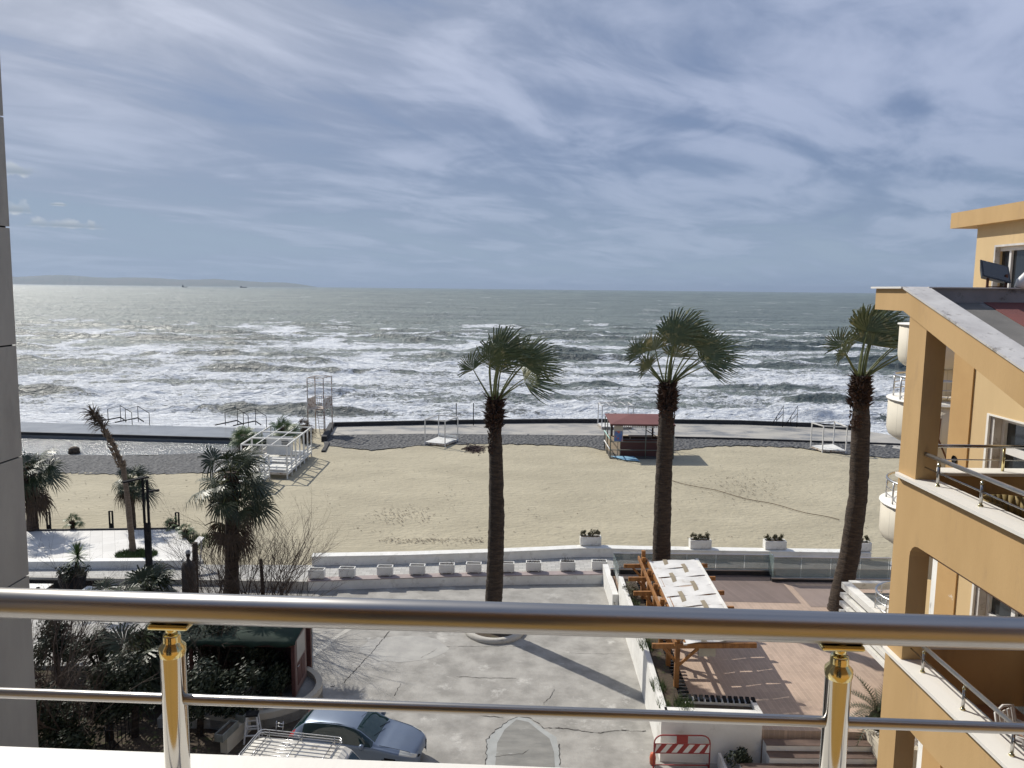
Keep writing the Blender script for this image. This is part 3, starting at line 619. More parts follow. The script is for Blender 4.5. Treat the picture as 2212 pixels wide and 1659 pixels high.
# smaller palms
def small_palm(name, base, h, r, crad, nf, label, seed, mat=FAN_D, group=None, tr=BARK, plen=.7, lean=(0, 0), up=.9, dead=0, low=-.4, cat='palm tree', shagg=0):
    random.seed(seed); base = Vector(base); top = base+Vector((lean[0], lean[1], h))
    t = thing(name, label, cat, base, group)
    pts = [base-Vector((0, 0, .1)), base.lerp(top, .35), base.lerp(top, .7), top]; rr = [r*1.15, r, r*.9, r*.85]
    trunk(pts, rr, 12, .04, max(8, int(h*8))).build('trunk', tr, t)
    bm_ = MB(); boots(bm_, [top-Vector((0, 0, min(h*.7, 1.0))), top], [r, r*.8], int(60+60*crad), .25*crad+.08, .2); bm_.build('leaf_bases', BOOTS, t)
    mc, mp = MB(), MB()
    for i in range(nf):
        az = i*2.399+random.uniform(-.3, .3); f = (i+.5)/nf; el = up*1.45-(up*1.45-low)*f+random.uniform(-.12, .12)
        frond(mc, mp, top+Vector((0, 0, -random.random()*.5*plen)), az, el, plen*random.uniform(.55, 1.35), crad*random.uniform(.6, 1.2), .26, .38, 17, .22, 2.0, .02, .4)
    mp.build('leaf_stalks', pm('leaf_stalk', (.13, .15, .05)), t); mc.build('crown', mat, t)
    if dead:
        md = MB(); mq = MB()
        for i in range(dead):
            az = random.random()*6.283; z = random.uniform(-.1, -shagg if shagg else -.8)
            frond(md, mq, top+Vector((0, 0, z)), az, random.uniform(-1.1, -.5), plen*.7, crad*random.uniform(.7, 1), .1, .7, 12, .3, 1.4, .015)
        md.v += []; md.build('dead_leaves', DEADL, t)
    return t
gp = 'fan palms in the garden at left'
bl = AT(497, 1290, 29.8); 
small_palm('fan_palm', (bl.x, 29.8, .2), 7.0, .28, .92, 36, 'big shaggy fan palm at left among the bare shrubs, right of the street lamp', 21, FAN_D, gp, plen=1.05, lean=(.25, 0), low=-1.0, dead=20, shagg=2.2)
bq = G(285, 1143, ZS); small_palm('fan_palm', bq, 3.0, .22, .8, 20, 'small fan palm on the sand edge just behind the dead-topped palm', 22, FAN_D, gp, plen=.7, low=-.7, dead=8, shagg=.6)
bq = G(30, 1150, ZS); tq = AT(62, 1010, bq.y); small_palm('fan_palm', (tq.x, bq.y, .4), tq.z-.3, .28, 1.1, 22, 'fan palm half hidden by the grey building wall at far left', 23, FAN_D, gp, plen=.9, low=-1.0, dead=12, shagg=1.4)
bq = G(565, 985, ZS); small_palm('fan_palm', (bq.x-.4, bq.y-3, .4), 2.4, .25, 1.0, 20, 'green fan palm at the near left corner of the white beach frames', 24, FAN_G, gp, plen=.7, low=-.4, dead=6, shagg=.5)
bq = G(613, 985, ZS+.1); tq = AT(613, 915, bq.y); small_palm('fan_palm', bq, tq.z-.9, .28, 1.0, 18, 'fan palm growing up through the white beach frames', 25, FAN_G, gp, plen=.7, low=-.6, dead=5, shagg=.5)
bq = G(658, 965, ZS-.3); tq = AT(656, 913, bq.y); small_palm('fan_palm', (bq.x, bq.y, .0), tq.z-.2, .24, .75, 10, 'half dead fan palm between the white beach frames and the lifeguard tower', 26, DEADL, gp, plen=.6, low=-1.2, dead=8, shagg=.8)
g2 = 'young palms by the white terrace'
for i, (u, v, h, lab) in enumerate(((157, 1143, .5, 'young small fan palm on the sand between the two leftmost bollards'), (372, 1146, .5, 'young fan palm at the white terrace corner, left of the bollard'), (401, 1166, .6, 'young fan palm right of the third bollard, with a small lantern behind'))):
    small_palm('young_palm', G(u, v, ZS), h, .11, .36, 9, lab, 30+i, FAN_G, g2, plen=.36, low=-.2, cat='palm')
# dead-topped leaning palm
def dead_palm():
    random.seed(41); base = G(288, 1196, .55); Y = base.y
    pts = [base, AT(284, 1160, Y), AT(276, 1080, Y), AT(266, 1010, Y), AT(246, 962, Y-.3), AT(224, 925, Y-.6), AT(213, 905, Y-.6), AT(203, 893, Y-.6)]
    t = thing('dead_palm', 'leaning palm with a brown dead top and bare bent trunk at left', 'palm tree', base)
    trunk(pts, [.18, .15, .13, .13, .085, .07, .09, .05], 12, .05, 60).build('trunk', BARK2, t)
    mb = MB()
    for i in range(260):
        f = random.random(); c = Vector(pts[5]).lerp(Vector(pts[7]), f*1.1); a = random.random()*6.283; e = random.uniform(-.9, 1.3); L_ = random.uniform(.25, .75)
        d = Vector((math.cos(a)*math.cos(e)-.25, math.sin(a)*math.cos(e), math.sin(e)+.15)); s = d.orthogonal().normalized()*.018
        m_ = c+d*L_*.6; tip = c+d*L_+Vector((0, 0, -.25*L_)); mb.add([c-s, c+s, m_+s, m_-s, tip], [(0, 1, 2, 3), (3, 2, 4)])
    mb.build('dead_leaves', DEADL, t)
    mb = MB(); boots(mb, [pts[3], pts[5]], [.2, .13], 120, .2, .6); mb.build('leaf_bases', BARK2, t)
dead_palm()
# low fan palm crowns in the garden below the promenade
gl = 'low fan palms in the shaded garden'
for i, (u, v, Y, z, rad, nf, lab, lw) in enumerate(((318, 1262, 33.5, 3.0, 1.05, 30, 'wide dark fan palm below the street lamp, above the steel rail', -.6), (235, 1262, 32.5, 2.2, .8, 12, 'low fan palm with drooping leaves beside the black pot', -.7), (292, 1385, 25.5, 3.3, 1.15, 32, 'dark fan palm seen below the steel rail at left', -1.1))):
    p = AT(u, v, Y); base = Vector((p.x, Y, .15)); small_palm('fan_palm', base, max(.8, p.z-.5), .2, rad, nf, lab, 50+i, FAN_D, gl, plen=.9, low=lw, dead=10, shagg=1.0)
# grass patch at dead palm foot
def tuft(name, center, rx, ry, h, count, mat, label=None, cat=None, kind=None, seed=1, parent=None, w=.012):
    random.seed(seed); mb = MB(); c = Vector(center)
    for i in range(count):
        a = random.random()*6.283; r = math.sqrt(random.random()); p = c+Vector((math.cos(a)*r*rx, math.sin(a)*r*ry, 0))
        hh = h*random.uniform(.5, 1.2); lean = Vector((random.uniform(-.5, .5), random.uniform(-.5, .5), 1))*hh; b = random.random()*6.283; s = Vector((math.cos(b), math.sin(b), 0))*w
        mb.add([p-s, p+s, p+lean], [(0, 1, 2)])
    o = mb.build(name, mat, parent); 
    if label or kind: tag(o, label, cat, kind=kind)
    return o
tuft('grass', G(295, 1199, .6), 1.05, .75, .2, 1900, GRASS, kind='stuff', seed=60, w=.02)
tuft('grass', G(425, 1172, ZS), 1.3, 1.3, .22, 900, GRASS, kind='stuff', seed=61, w=.02)
# ------------------------------------------------------------------ bushes
def leaf_cloud(mb, c, r, count, size=.06, shape=(1, 1, 1), flat=0, lumps=9):
    c = Vector(c); L_ = []
    for i in range(lumps):
        a = random.random()*6.283; e = random.uniform(-.6, 1.4); q = random.uniform(.35, .85)
        L_.append((c+Vector((math.cos(a)*math.cos(e)*r*q*shape[0], math.sin(a)*math.cos(e)*r*q*shape[1], math.sin(e)*r*q*shape[2])), r*random.uniform(.28, .5)))
    for i in range(count):
        p0, rr = random.choice(L_); d = Vector((random.gauss(0, 1), random.gauss(0, 1), random.gauss(0, 1))).normalized()
        p = p0+d*rr*random.uniform(.55, 1.08); n_ = (d+Vector((random.uniform(-.9, .9), random.uniform(-.9, .9), random.uniform(-.9, .9)))).normalized()
        a = n_.orthogonal().normalized(); b = n_.cross(a); s = size*random.uniform(.6, 1.3)
        mb.add([p-a*s, p-b*s*.45, p+a*s, p+b*s*.45], [(0, 1, 2, 3)])
def bare_shrub(base, h, spread, stems, label, seed, group='bare winter shrubs in the garden', levels=3, r0=.028):
    random.seed(seed); base = Vector(base); mb = MB(); t = None
    def br(p, d, L_, r, lev):
        n_ = 5; pts = [p]; rs = [r]
        for k in range(n_):
            d = (d+Vector((random.uniform(-.16, .16), random.uniform(-.16, .16), random.uniform(-.05, .12)))).normalized()
            pts.append(pts[-1]+d*L_/n_); rs.append(r*(1-.55*(k+1)/n_))
        mb.tube(pts, rs, 3, False)
        if lev > 0:
            for k in range(random.randint(3, 5)):
                j = random.randint(1, n_); a = random.random()*6.283; e = d.orthogonal().normalized(); f = d.cross(e)
                nd_ = (d*.9+(e*math.cos(a)+f*math.sin(a))*random.uniform(.35, .8)).normalized(); br(pts[j], nd_, L_*random.uniform(.4, .65), rs[j]*.7, lev-1)
    for i in range(stems):
        a = random.random()*6.283; s = random.random()**.6*spread; d = Vector((math.cos(a)*s, math.sin(a)*s, 1)).normalized()
        br(base+Vector((math.cos(a)*.25, math.sin(a)*.25, 0)), d, h*random.uniform(.65, 1.0), r0*random.uniform(.6, 1.1), levels)
    return tag(mb.build('bare_shrub', TWIG), label, 'shrub', group)
def bA(u, v, Y): p = AT(u, v, Y); return Vector((p.x, Y, .15))
bare_shrub(bA(560, 1290, 30.8), 4.6, .85, 20, 'widest bare shrub, right of the big shaggy palm and leaning over the promenade', 1)
bare_shrub(bA(620, 1290, 31.5), 3.2, 1.1, 12, 'low spreading bare shrub at the left end of the retaining wall', 2)
bare_shrub(bA(455, 1290, 31.5), 4.0, .6, 14, 'bare shrub with upright stems directly left of the big shaggy palm', 3)
bare_shrub(bA(510, 1290, 30.0), 4.2, .45, 12, 'bare upright shrub in front of the big shaggy palm trunk', 4)
bare_shrub(bA(165, 1560, 22.8), 4.2, .8, 12, 'bare shrub in front of the white restaurant floor at lower left', 5, r0=.03)
bare_shrub(bA(60, 1560, 22.2), 4.0, .6, 11, 'leafless shrub against the foot of the grey building wall', 6, r0=.03)
bare_shrub(bA(110, 1470, 26.0), 3.6, .8, 13, 'leafless shrub between the grey wall and the low palm, below the rail', 8, r0=.03)
bare_shrub(bA(455, 1480, 25.5), 3.4, .9, 12, 'bare shrub just right of the left railing post, below the rail', 7)
mb = MB(); p = bA(566, 1290, 31.2); mb.tube([(p.x, p.y, .1), (p.x+.05, p.y, 1.5), (p.x, p.y, 3.1)], [.11, .09, .07], 8); tag(mb.build('tree_stump_trunk', BARK), 'slim dark pruned trunk standing among the bare shrubs', 'tree trunk')
# dark evergreen bushes (tall hedge in front of the hut)
gb = 'dark evergreen bushes in the garden'
def bush(u, v, Y, r, h, label, seed, count=3800, size=.075, mat=BUSH):
    random.seed(seed); p = AT(u, v, Y); t = thing('evergreen_bush', label, 'bush', (p.x, Y, 0), gb)
    mb = MB(); mb.tube([(p.x, Y, 0), (p.x+.1, Y, h*.5), (p.x, Y, h*.8)], [.12, .09, .03], 7); 
    for k in range(8):
        a = random.random()*6.283; mb.tube([(p.x, Y, h*.3), (p.x+math.cos(a)*r*.6, Y+math.sin(a)*r*.6, h*random.uniform(.6, .9))], [.04, .012], 4, False)
    mb.build('trunk', BARK, t)
    mb = MB(); leaf_cloud(mb, (p.x, Y, h*.55), r, count, size, (1, 1, h*.5/r), lumps=16); mb.build('foliage', mat, t); return t
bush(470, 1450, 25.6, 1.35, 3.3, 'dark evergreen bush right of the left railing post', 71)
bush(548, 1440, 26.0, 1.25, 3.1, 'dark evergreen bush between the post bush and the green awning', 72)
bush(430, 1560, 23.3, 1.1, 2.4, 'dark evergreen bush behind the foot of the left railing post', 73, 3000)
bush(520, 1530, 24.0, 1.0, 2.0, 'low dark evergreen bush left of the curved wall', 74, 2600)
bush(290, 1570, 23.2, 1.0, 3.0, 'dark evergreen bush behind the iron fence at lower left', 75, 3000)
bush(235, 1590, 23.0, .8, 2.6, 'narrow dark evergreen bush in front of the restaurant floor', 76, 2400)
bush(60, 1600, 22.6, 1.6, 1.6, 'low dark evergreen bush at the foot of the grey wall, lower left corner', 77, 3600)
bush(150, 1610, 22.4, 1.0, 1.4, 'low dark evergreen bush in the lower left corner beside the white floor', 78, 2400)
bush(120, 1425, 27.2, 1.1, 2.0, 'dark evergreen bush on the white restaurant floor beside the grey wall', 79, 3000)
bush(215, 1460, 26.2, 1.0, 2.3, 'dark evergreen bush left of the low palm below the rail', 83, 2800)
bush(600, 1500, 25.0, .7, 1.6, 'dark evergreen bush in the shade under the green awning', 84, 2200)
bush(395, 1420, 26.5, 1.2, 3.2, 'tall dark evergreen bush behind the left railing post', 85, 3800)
mb = MB(); mb.prism([(-22, 19), (-7.5, 19), (-6.6, 23.5), (-7.4, 27.4), (-8.6, 31.9), (-13.1, 31.9), (-11.7, 27.4), (-22, 27.4)], -.1, .06); struct('garden_soil', mb, SOIL)
# iron fence lower left
t = thing('iron_fence', 'short black iron picket fence between dark bushes at lower left', 'fence', (-10.4, 22.3, 0))
mb = MB(); f0 = AT(228, 1600, 22.0); f1 = AT(292, 1520, 23.6); f0.z = f1.z = 0
for i in range(9):
    q = f0.lerp(f1, i/8); mb.tube([(q.x, q.y, .0), (q.x, q.y, 1.15)], .015, 5)
mb.build('pickets', BLACK, t); mb = MB()
for z in (.2, .95): mb.beam((f0.x, f0.y, z), (f1.x, f1.y, z), .025, .03)
mb.build('fence_rails', BLACK, t)
# ------------------------------------------------------------------ left terrace furniture
def street_lamp():
    b = AT(322, 1232, 36.5); b.z = .2; Y = 36.5; t = thing('street_lamp', 'black double-post street lamp with two offset flat lamp heads', 'street lamp', (b.x, Y, .2))
    tp = AT(316, 1030, Y).z; mz = AT(318, 1130, Y).z
    mb = MB(); mb.bb((b.x-.12, Y-.09, .2), (b.x+.16, Y+.09, mz)); mb.build('lower_post', BLACK, t, bevel=.01)
    for dx, zz in ((-.10, tp), (.11, tp-.15)):
        mb = MB(); mb.bb((b.x+dx-.045, Y-.05, mz), (b.x+dx+.045, Y+.05, zz)); mb.build('upper_post', BLACK, t)
    mb = MB(); mb.bb((b.x-.055, Y-.03, (mz+tp)/2+.5), (b.x+.065, Y+.03, (mz+tp)/2+.55)); mb.build('spacer', BLACK, t)
    mb = MB(); a = AT(318, 1028, Y); mb.beam((a.x+.05, Y, tp), (a.x-.68, Y-1.0, tp-.02), .20, .07); o = mb.build('lamp_head', BLACK, t); m2 = MB(); m2.beam((a.x-.05, Y-.1, tp-.04), (a.x-.62, Y-.9, tp-.06), .12, .01); m2.build('lens', LAMPG, o)
    mb = MB(); z2 = AT(318, 1060, Y).z; mb.beam((b.x+.11, Y, z2-.05), (b.x+.52, Y+.35, z2-.05), .16, .07); mb.build('lamp_head', BLACK, t)
street_lamp()
for i, (u, v, lab) in enumerate(((106, 1144, 'black twin-post bollard lamp nearest the grey building wall'), (241, 1141, 'black twin-post bollard lamp left of the dead-topped palm'), (384, 1144, 'black bollard lamp at the right end of the white terrace'))):
    p = G(u, v, ZS); t = thing('bollard_lamp', lab, 'bollard', p, 'bollard lamps along the white terrace'); mb = MB()
    for dx in (-.09, .09): mb.box((p.x+dx, p.y, p.z+.5), (.06, .1, 1.0))
    mb.build('post', BLACK, t); mb = MB(); mb.box((p.x, p.y, p.z+.14), (.12, .1, .28)); mb.build('base_block', BLACK, t); mb = MB(); mb.box((p.x, p.y, p.z+1.01), (.24, .1, .04)); mb.build('cap', BLACK, t)
mb = MB(); p = G(414, 1168, ZS); 
for dx in (-.1, .1):
    for dy in (-.1, .1): mb.box((p.x+dx, p.y+dy, p.z+.2), (.02, .02, .4))
mb.box((p.x, p.y, p.z+.41), (.26, .26, .03)); mb.box((p.x, p.y, p.z+.03), (.24, .24, .04)); tag(mb.build('lantern', BLACK), 'small dark lantern frame on the sand beside the young palms', 'lantern')
# black garden ornament (bottle shape with grey cap)
p = AT(410, 1290, 33.0); zt = AT(410, 1188, 33.0).z; t = thing('garden_ornament', 'dark bottle-shaped ornament with a narrow neck and grey cap behind the bare shrubs', 'ornament', (p.x, 33, .1))
mb = MB(); mb.lathe([(0, .1), (.3, .12), (.31, .9), (.30, zt-.75), (.26, zt-.6), (.12, zt-.52), (.07, zt-.45), (.07, zt-.32)], (p.x, 33, 0), 18); mb.build('body', pm('dark_cover', (.02, .016, .015), (.03, .024, .022), 5, .6, .01, 8), t)
mb = MB(); mb.lathe([(.07, zt-.33), (.10, zt-.25), (.09, zt-.16), (.0, zt-.14)], (p.x, 33, 0), 14); mb.build('collar', BLACK, t)
mb = MB(); mb.lathe([(.09, zt-.16), (.11, zt-.08), (.06, zt), (0, zt+.02)], (p.x, 33, 0), 14); mb.build('cap', pm('grey_cap', (.35, .36, .37), None, 5, .4), t)
mb = MB(); a = AT(423, 1290, 33.4); b = AT(421, 1172, 33.4); mb.tube([(a.x, 33.4, .1), (a.x+.03, 33.4, b.z*.5), (b.x, 33.4, b.z)], [.14, .13, .12], 10); tag(mb.build('tree_stump_trunk', BARK), 'dark bare palm trunk stump beside the bottle-shaped ornament', 'tree trunk')
mb = MB(); a = AT(436, 1160, 37.5); b = AT(404, 1196, 36.6); mb.beam(a, b, .35, .05); mb.beam((a.x-.1, 37.4, .4), a, .05, .05); mb.beam((b.x+.1, 36.7, .4), b, .05, .05)
tag(mb.build('sloping_sign_board', pm('board_grey', (.40, .40, .41), (.36, .36, .37), 3, .5)), 'pale sloping board behind the bottle-shaped ornament', 'board')
# yucca in a black pot
def yucca():
    random.seed(5); b = AT(158, 1270, 34.0); t = thing('potted_yucca', 'spiky yucca over small leafy plants in a big black pot', 'potted plant', (b.x, 34, .2)); x = b.x
    zp = AT(158, 1243, 34).z
    mb = MB(); mb.lathe([(0, .2), (.42, .2), (.60, zp), (.55, zp), (.5, zp-.08), (0, zp-.08)], (x, 34, 0), 20); mb.build('pot', BLACK, t)
    mb = MB(); leaf_cloud(mb, (x, 34, zp+.10), .72, 1500, .055, (1, 1, .45)); mb.build('foliage', BUSH, t)
    zt = AT(168, 1200, 34).z; xt = AT(168, 1200, 34).x
    mb = MB(); mb.tube([(x+.05, 34, zp-.1), (xt, 34, zt)], [.05, .04], 8); mb.build('trunk', BARK, t)
    mb = MB()
    for i in range(90):
        a = i*2.399; e = 1.45-2.1*(i/90)+random.uniform(-.1, .1); L_ = random.uniform(.55, .78); d = Vector((math.cos(a)*math.cos(e), math.sin(a)*math.cos(e), math.sin(e)))
        c = Vector((xt, 34, zt-.12+.25*(1-i/90))); s = d.cross(Vector((0, 0, 1))); s = (s.normalized() if s.length > .1 else Vector((1, 0, 0)))*.028; m_ = c+d*L_*.5
        mb.add([c-s, c+s, m_+s*.9, m_-s*.9, c+d*L_+Vector((0, 0, -.04))], [(0, 1, 2, 3), (3, 2, 4)])
    mb.build('crown', FAN_G, t)
yucca()
def table(cx, cy, w, d, lab, z0=.2):
    t = thing('restaurant_table', lab, 'table', (cx, cy, z0), 'white restaurant tables in the garden')
    mb = MB(); mb.box((cx, cy, z0+.74), (w, d, .035)); mb.build('table_top', WHITE, t, bevel=.005)
    mb = MB(); mb.box((cx, cy, z0+.69), (w*.9, d*.9, .05)); mb.build('table_frame', BLACK, t)
    for sx in (-1, 1):
        for sy in (-1, 1): m = MB(); m.box((cx+sx*w*.42, cy+sy*d*.40, z0+.34), (.06, .06, .66)); m.build('leg', DARKW, t)
    return t
p = AT(92, 1240, 33.2); table(p.x-.35, 33.2, 1.1, .85, 'white table against the grey building wall, with an ashtray on it')
mb = MB(); q = AT(80, 1241, 33.1); mb.lathe([(0, .957), (.07, .957), (.08, .99), (.06, .99), (.055, .968), (0, .968)], (q.x, 33.1, 0), 12); tag(mb.build('ashtray', BLACK), 'small dark ashtray on the white table by the grey wall', 'ashtray')
p = AT(210, 1248, 33.0); table(p.x-.05, 33.0, 1.3, .8, 'white table right of the black pot, half behind palm leaves')
mb = MB(); p = AT(148, 1262, 34.8); mb.bb((p.x-2.2, 34.9, .2), (p.x+1.6, 35.0, .62)); tag(mb.build('black_low_screen', BLACK), 'low black screen edge behind the black pot and white tables', 'screen')
def wire_chair(cx, cy, z0, lab, rz=.4, mat=BLACK, wire=True, group='chairs of the garden restaurant'):
    t = thing('wire_chair', lab, 'chair', (cx, cy, z0), group); t.rotation_euler[2] = rz
    mb = MB()
    for i in range(7): x = -.22+.44*i/6; mb.tube([(x, -.22, .45), (x, .2, .43)], .008, 4, False)
    for i in range(6): y = -.22+.42*i/5; mb.tube([(-.22, y, .45), (.22, y, .44)], .008, 4, False)
    mb.build('seat', mat, t, world=False); mb = MB()
    for i in range(7): x = -.22+.44*i/6; mb.tube([(x, .2, .43), (x*.95, .32, .82)], .008, 4, False)
    for i in range(5): z = .45+.37*i/4; mb.tube([(-.22, .2+.12*i/4, z), (.22, .2+.12*i/4, z)], .008, 4, False)
    mb.build('backrest', mat, t, world=False)
    for sx in (-1, 1):
        for sy in (-1, 1): m = MB(); m.tube([(sx*.12, sy*.1, .44), (sx*.21, sy*.22, 0)], .012, 5); m.build('leg', mat, t, world=False)
    return t
p = AT(118, 1262, 32.9); wire_chair(p.x-.1, 32.9, .2, 'black wire chair at the white table by the grey wall', -1.9)
# ------------------------------------------------------------------ hut with green awning on a curved plinth
def hut():
    c = G(640, 1470, .55)
    x1 = G(664, 1458, .5).x; y0 = 24.9; y1 = 27.0; x0 = x1-3.6
    t = thing('wooden_hut', 'dark wooden hut with a green awning roof and half glazed door on the curved plinth', 'hut', (x1-1.8, y0+1.5, .5))
    mb = MB(); mb.bb((x0, y0+.9, .5), (x1-.122, y1-.003, 2.58)); mb.build('wall', DARKW, t)
    mb = MB(); pass
    for q0, q1 in (((x1-.12, y0+.0, .5), (x1, y0+.12, 2.6)), ((x1-.12, y1-.12, .5), (x1+.02, y1, 2.6)), ((x0, y0, .5), (x0+.1, y0+.1, 2.6))): mb = MB(); mb.bb(q0, q1); mb.build('corner_post', REDW, t)
    mb = MB(); mb.bb((x1-.09, y0+.12, .5), (x1-.01, y0+1.5, 2.62)); o = mb.build('door', pm('door_wood', (.20, .13, .11), (.16, .10, .085), 3, .6, stretch=(.4, .4, 5)), t)
    m = MB(); m.bb((x1-.012, y0+.3, 1.6), (x1+.004, y0+1.3, 2.4)); m.build('pane', pm('cream_pane', (.30, .29, .26), None, 3, .3), o)
    m = MB(); m.bb((x1-.012, y0+.35, .75), (x1+.006, y0+.75, 1.5)); m.bb((x1-.012, y0+.85, .75), (x1+.006, y0+1.25, 1.5)); m.build('panel', REDW, o)
    m = MB(); m.tube([(x1, y0+.22, 1.5), (x1+.06, y0+.22, 1.5), (x1+.06, y0+.36, 1.5)], .012, 6); m.build('handle', STEEL2, o)
    mb = MB(); n_ = 14
    vs = []
    for i in range(n_+1):
        x = x0-.5+(x1+.2-x0+.4)*i/n_; sag = .06*math.sin(i*1.9)
        vs += [(x, y0-.25, 2.45+sag), (x, y0-.20, 2.62), (x, y1+.2, 2.72+sag*.3)]
    mb.add(vs, [(3*i+k, 3*i+3+k, 3*i+4+k, 3*i+1+k) for i in range(n_) for k in range(2)], True)
    o = mb.build('awning', GREEN, t); sol = o.modifiers.new('solid', 'SOLIDIFY'); sol.thickness = .03
    mb = MB(); mb.bb((x0-.3, y0-.1, 2.35), (x1-.1, y0+.0, 2.44)); mb.build('beam', DARKW, t)
    # plinth
    cx, cy = x1-1.6, y0+.55; rx, ry = 2.35, 1.9
    poly = []
    for k in range(25):
        a = -math.pi*.62+math.pi*1.0*k/24; poly.append((cx+rx*math.cos(a), cy+ry*math.sin(a)))
    poly += [(cx-2.6, y1+.6), (cx-2.6, cy-ry*.93)]
    mb = MB(); mb.prism(poly, -.02, .38); p_ = mb.build('curved_plinth', CONC, None)
    tag(p_, 'curved concrete plinth under the wooden hut', 'plinth')
    mb = MB(); rim = [(p[0], p[1]) for p in poly[:25]]; mb.strip(rim, .22, -.02, .62); tag(mb.build('curved_wall', CREAM), 'curved cream kerb wall round the plinth of the wooden hut', 'wall')
hut()
# low wall going down-left from the curved wall, planters and stool
w0 = G(*Z6(230, 975), .0); w1 = G(*Z6(-30, 1230), .0)
mb = MB(); mb.beam((w0.x, w0.y, .28), (w1.x, w1.y, .28), .25, .6); tag(mb.build('garden_wall', CREAM, bevel=.01), 'low cream garden wall behind the white stool', 'wall')
for i, (f, lab) in enumerate(((.42, 'white trough planter on the garden wall beside the stool'), (.92, 'second white trough planter on the garden wall, nearest the camera'))):
    c = Vector((w0.x, w0.y, 0)).lerp(Vector((w1.x, w1.y, 0)), f); d = Vector((w1.x-w0.x, w1.y-w0.y, 0)); rz = math.atan2(d.y, d.x)
    t = thing('trough_planter', lab, 'planter', (c.x, c.y, .58), 'trough planters on the garden wall'); t.rotation_euler[2] = rz
    mb = MB()
    for y in (-.13, .13): mb.box((0, y, .12), (.85, .03, .24))
    for x in (-.41, .41): mb.box((x, 0, .12), (.03, .26, .24))
    mb.box((0, 0, .02), (.82, .24, .03)); mb.build('box', pm('weathered_trough', (.24, .25, .23), (.15, .16, .14), 3, .7), t, world=False); mb = MB(); mb.box((0, 0, .17), (.79, .23, .02)); mb.build('soil', SOIL, t, world=False)
def stool():
    p = G(*Z6(165, 1140), .0); t = thing('bar_stool', 'tall white four-legged stool with a dark seat beside the silver car', 'stool', p); t.rotation_euler[2] = .15
    for sx in (-1, 1):
        for sy in (-1, 1): m = MB(); m.beam((sx*.15, sy*.13, .92), (sx*.25, sy*.22, 0), .04, .04); m.build('leg', PLASW, t, world=False)
    mb = MB()
    for z, k in ((.32, .22), (.62, .185)):
        mb.beam((-k, -k*.88, z), (k, -k*.88, z), .03, .04); mb.beam((-k, k*.88, z), (k, k*.88, z), .03, .04); mb.beam((-k, -k*.88, z-.03), (-k, k*.88, z-.03), .03, .04); mb.beam((k, -k*.88, z-.03), (k, k*.88, z-.03), .03, .04)
    mb.build('stretcher', PLASW, t, world=False); mb = MB(); mb.box((0, 0, .95), (.38, .32, .06)); mb.build('seat', BLACK, t, world=False, bevel=.015)
stool()
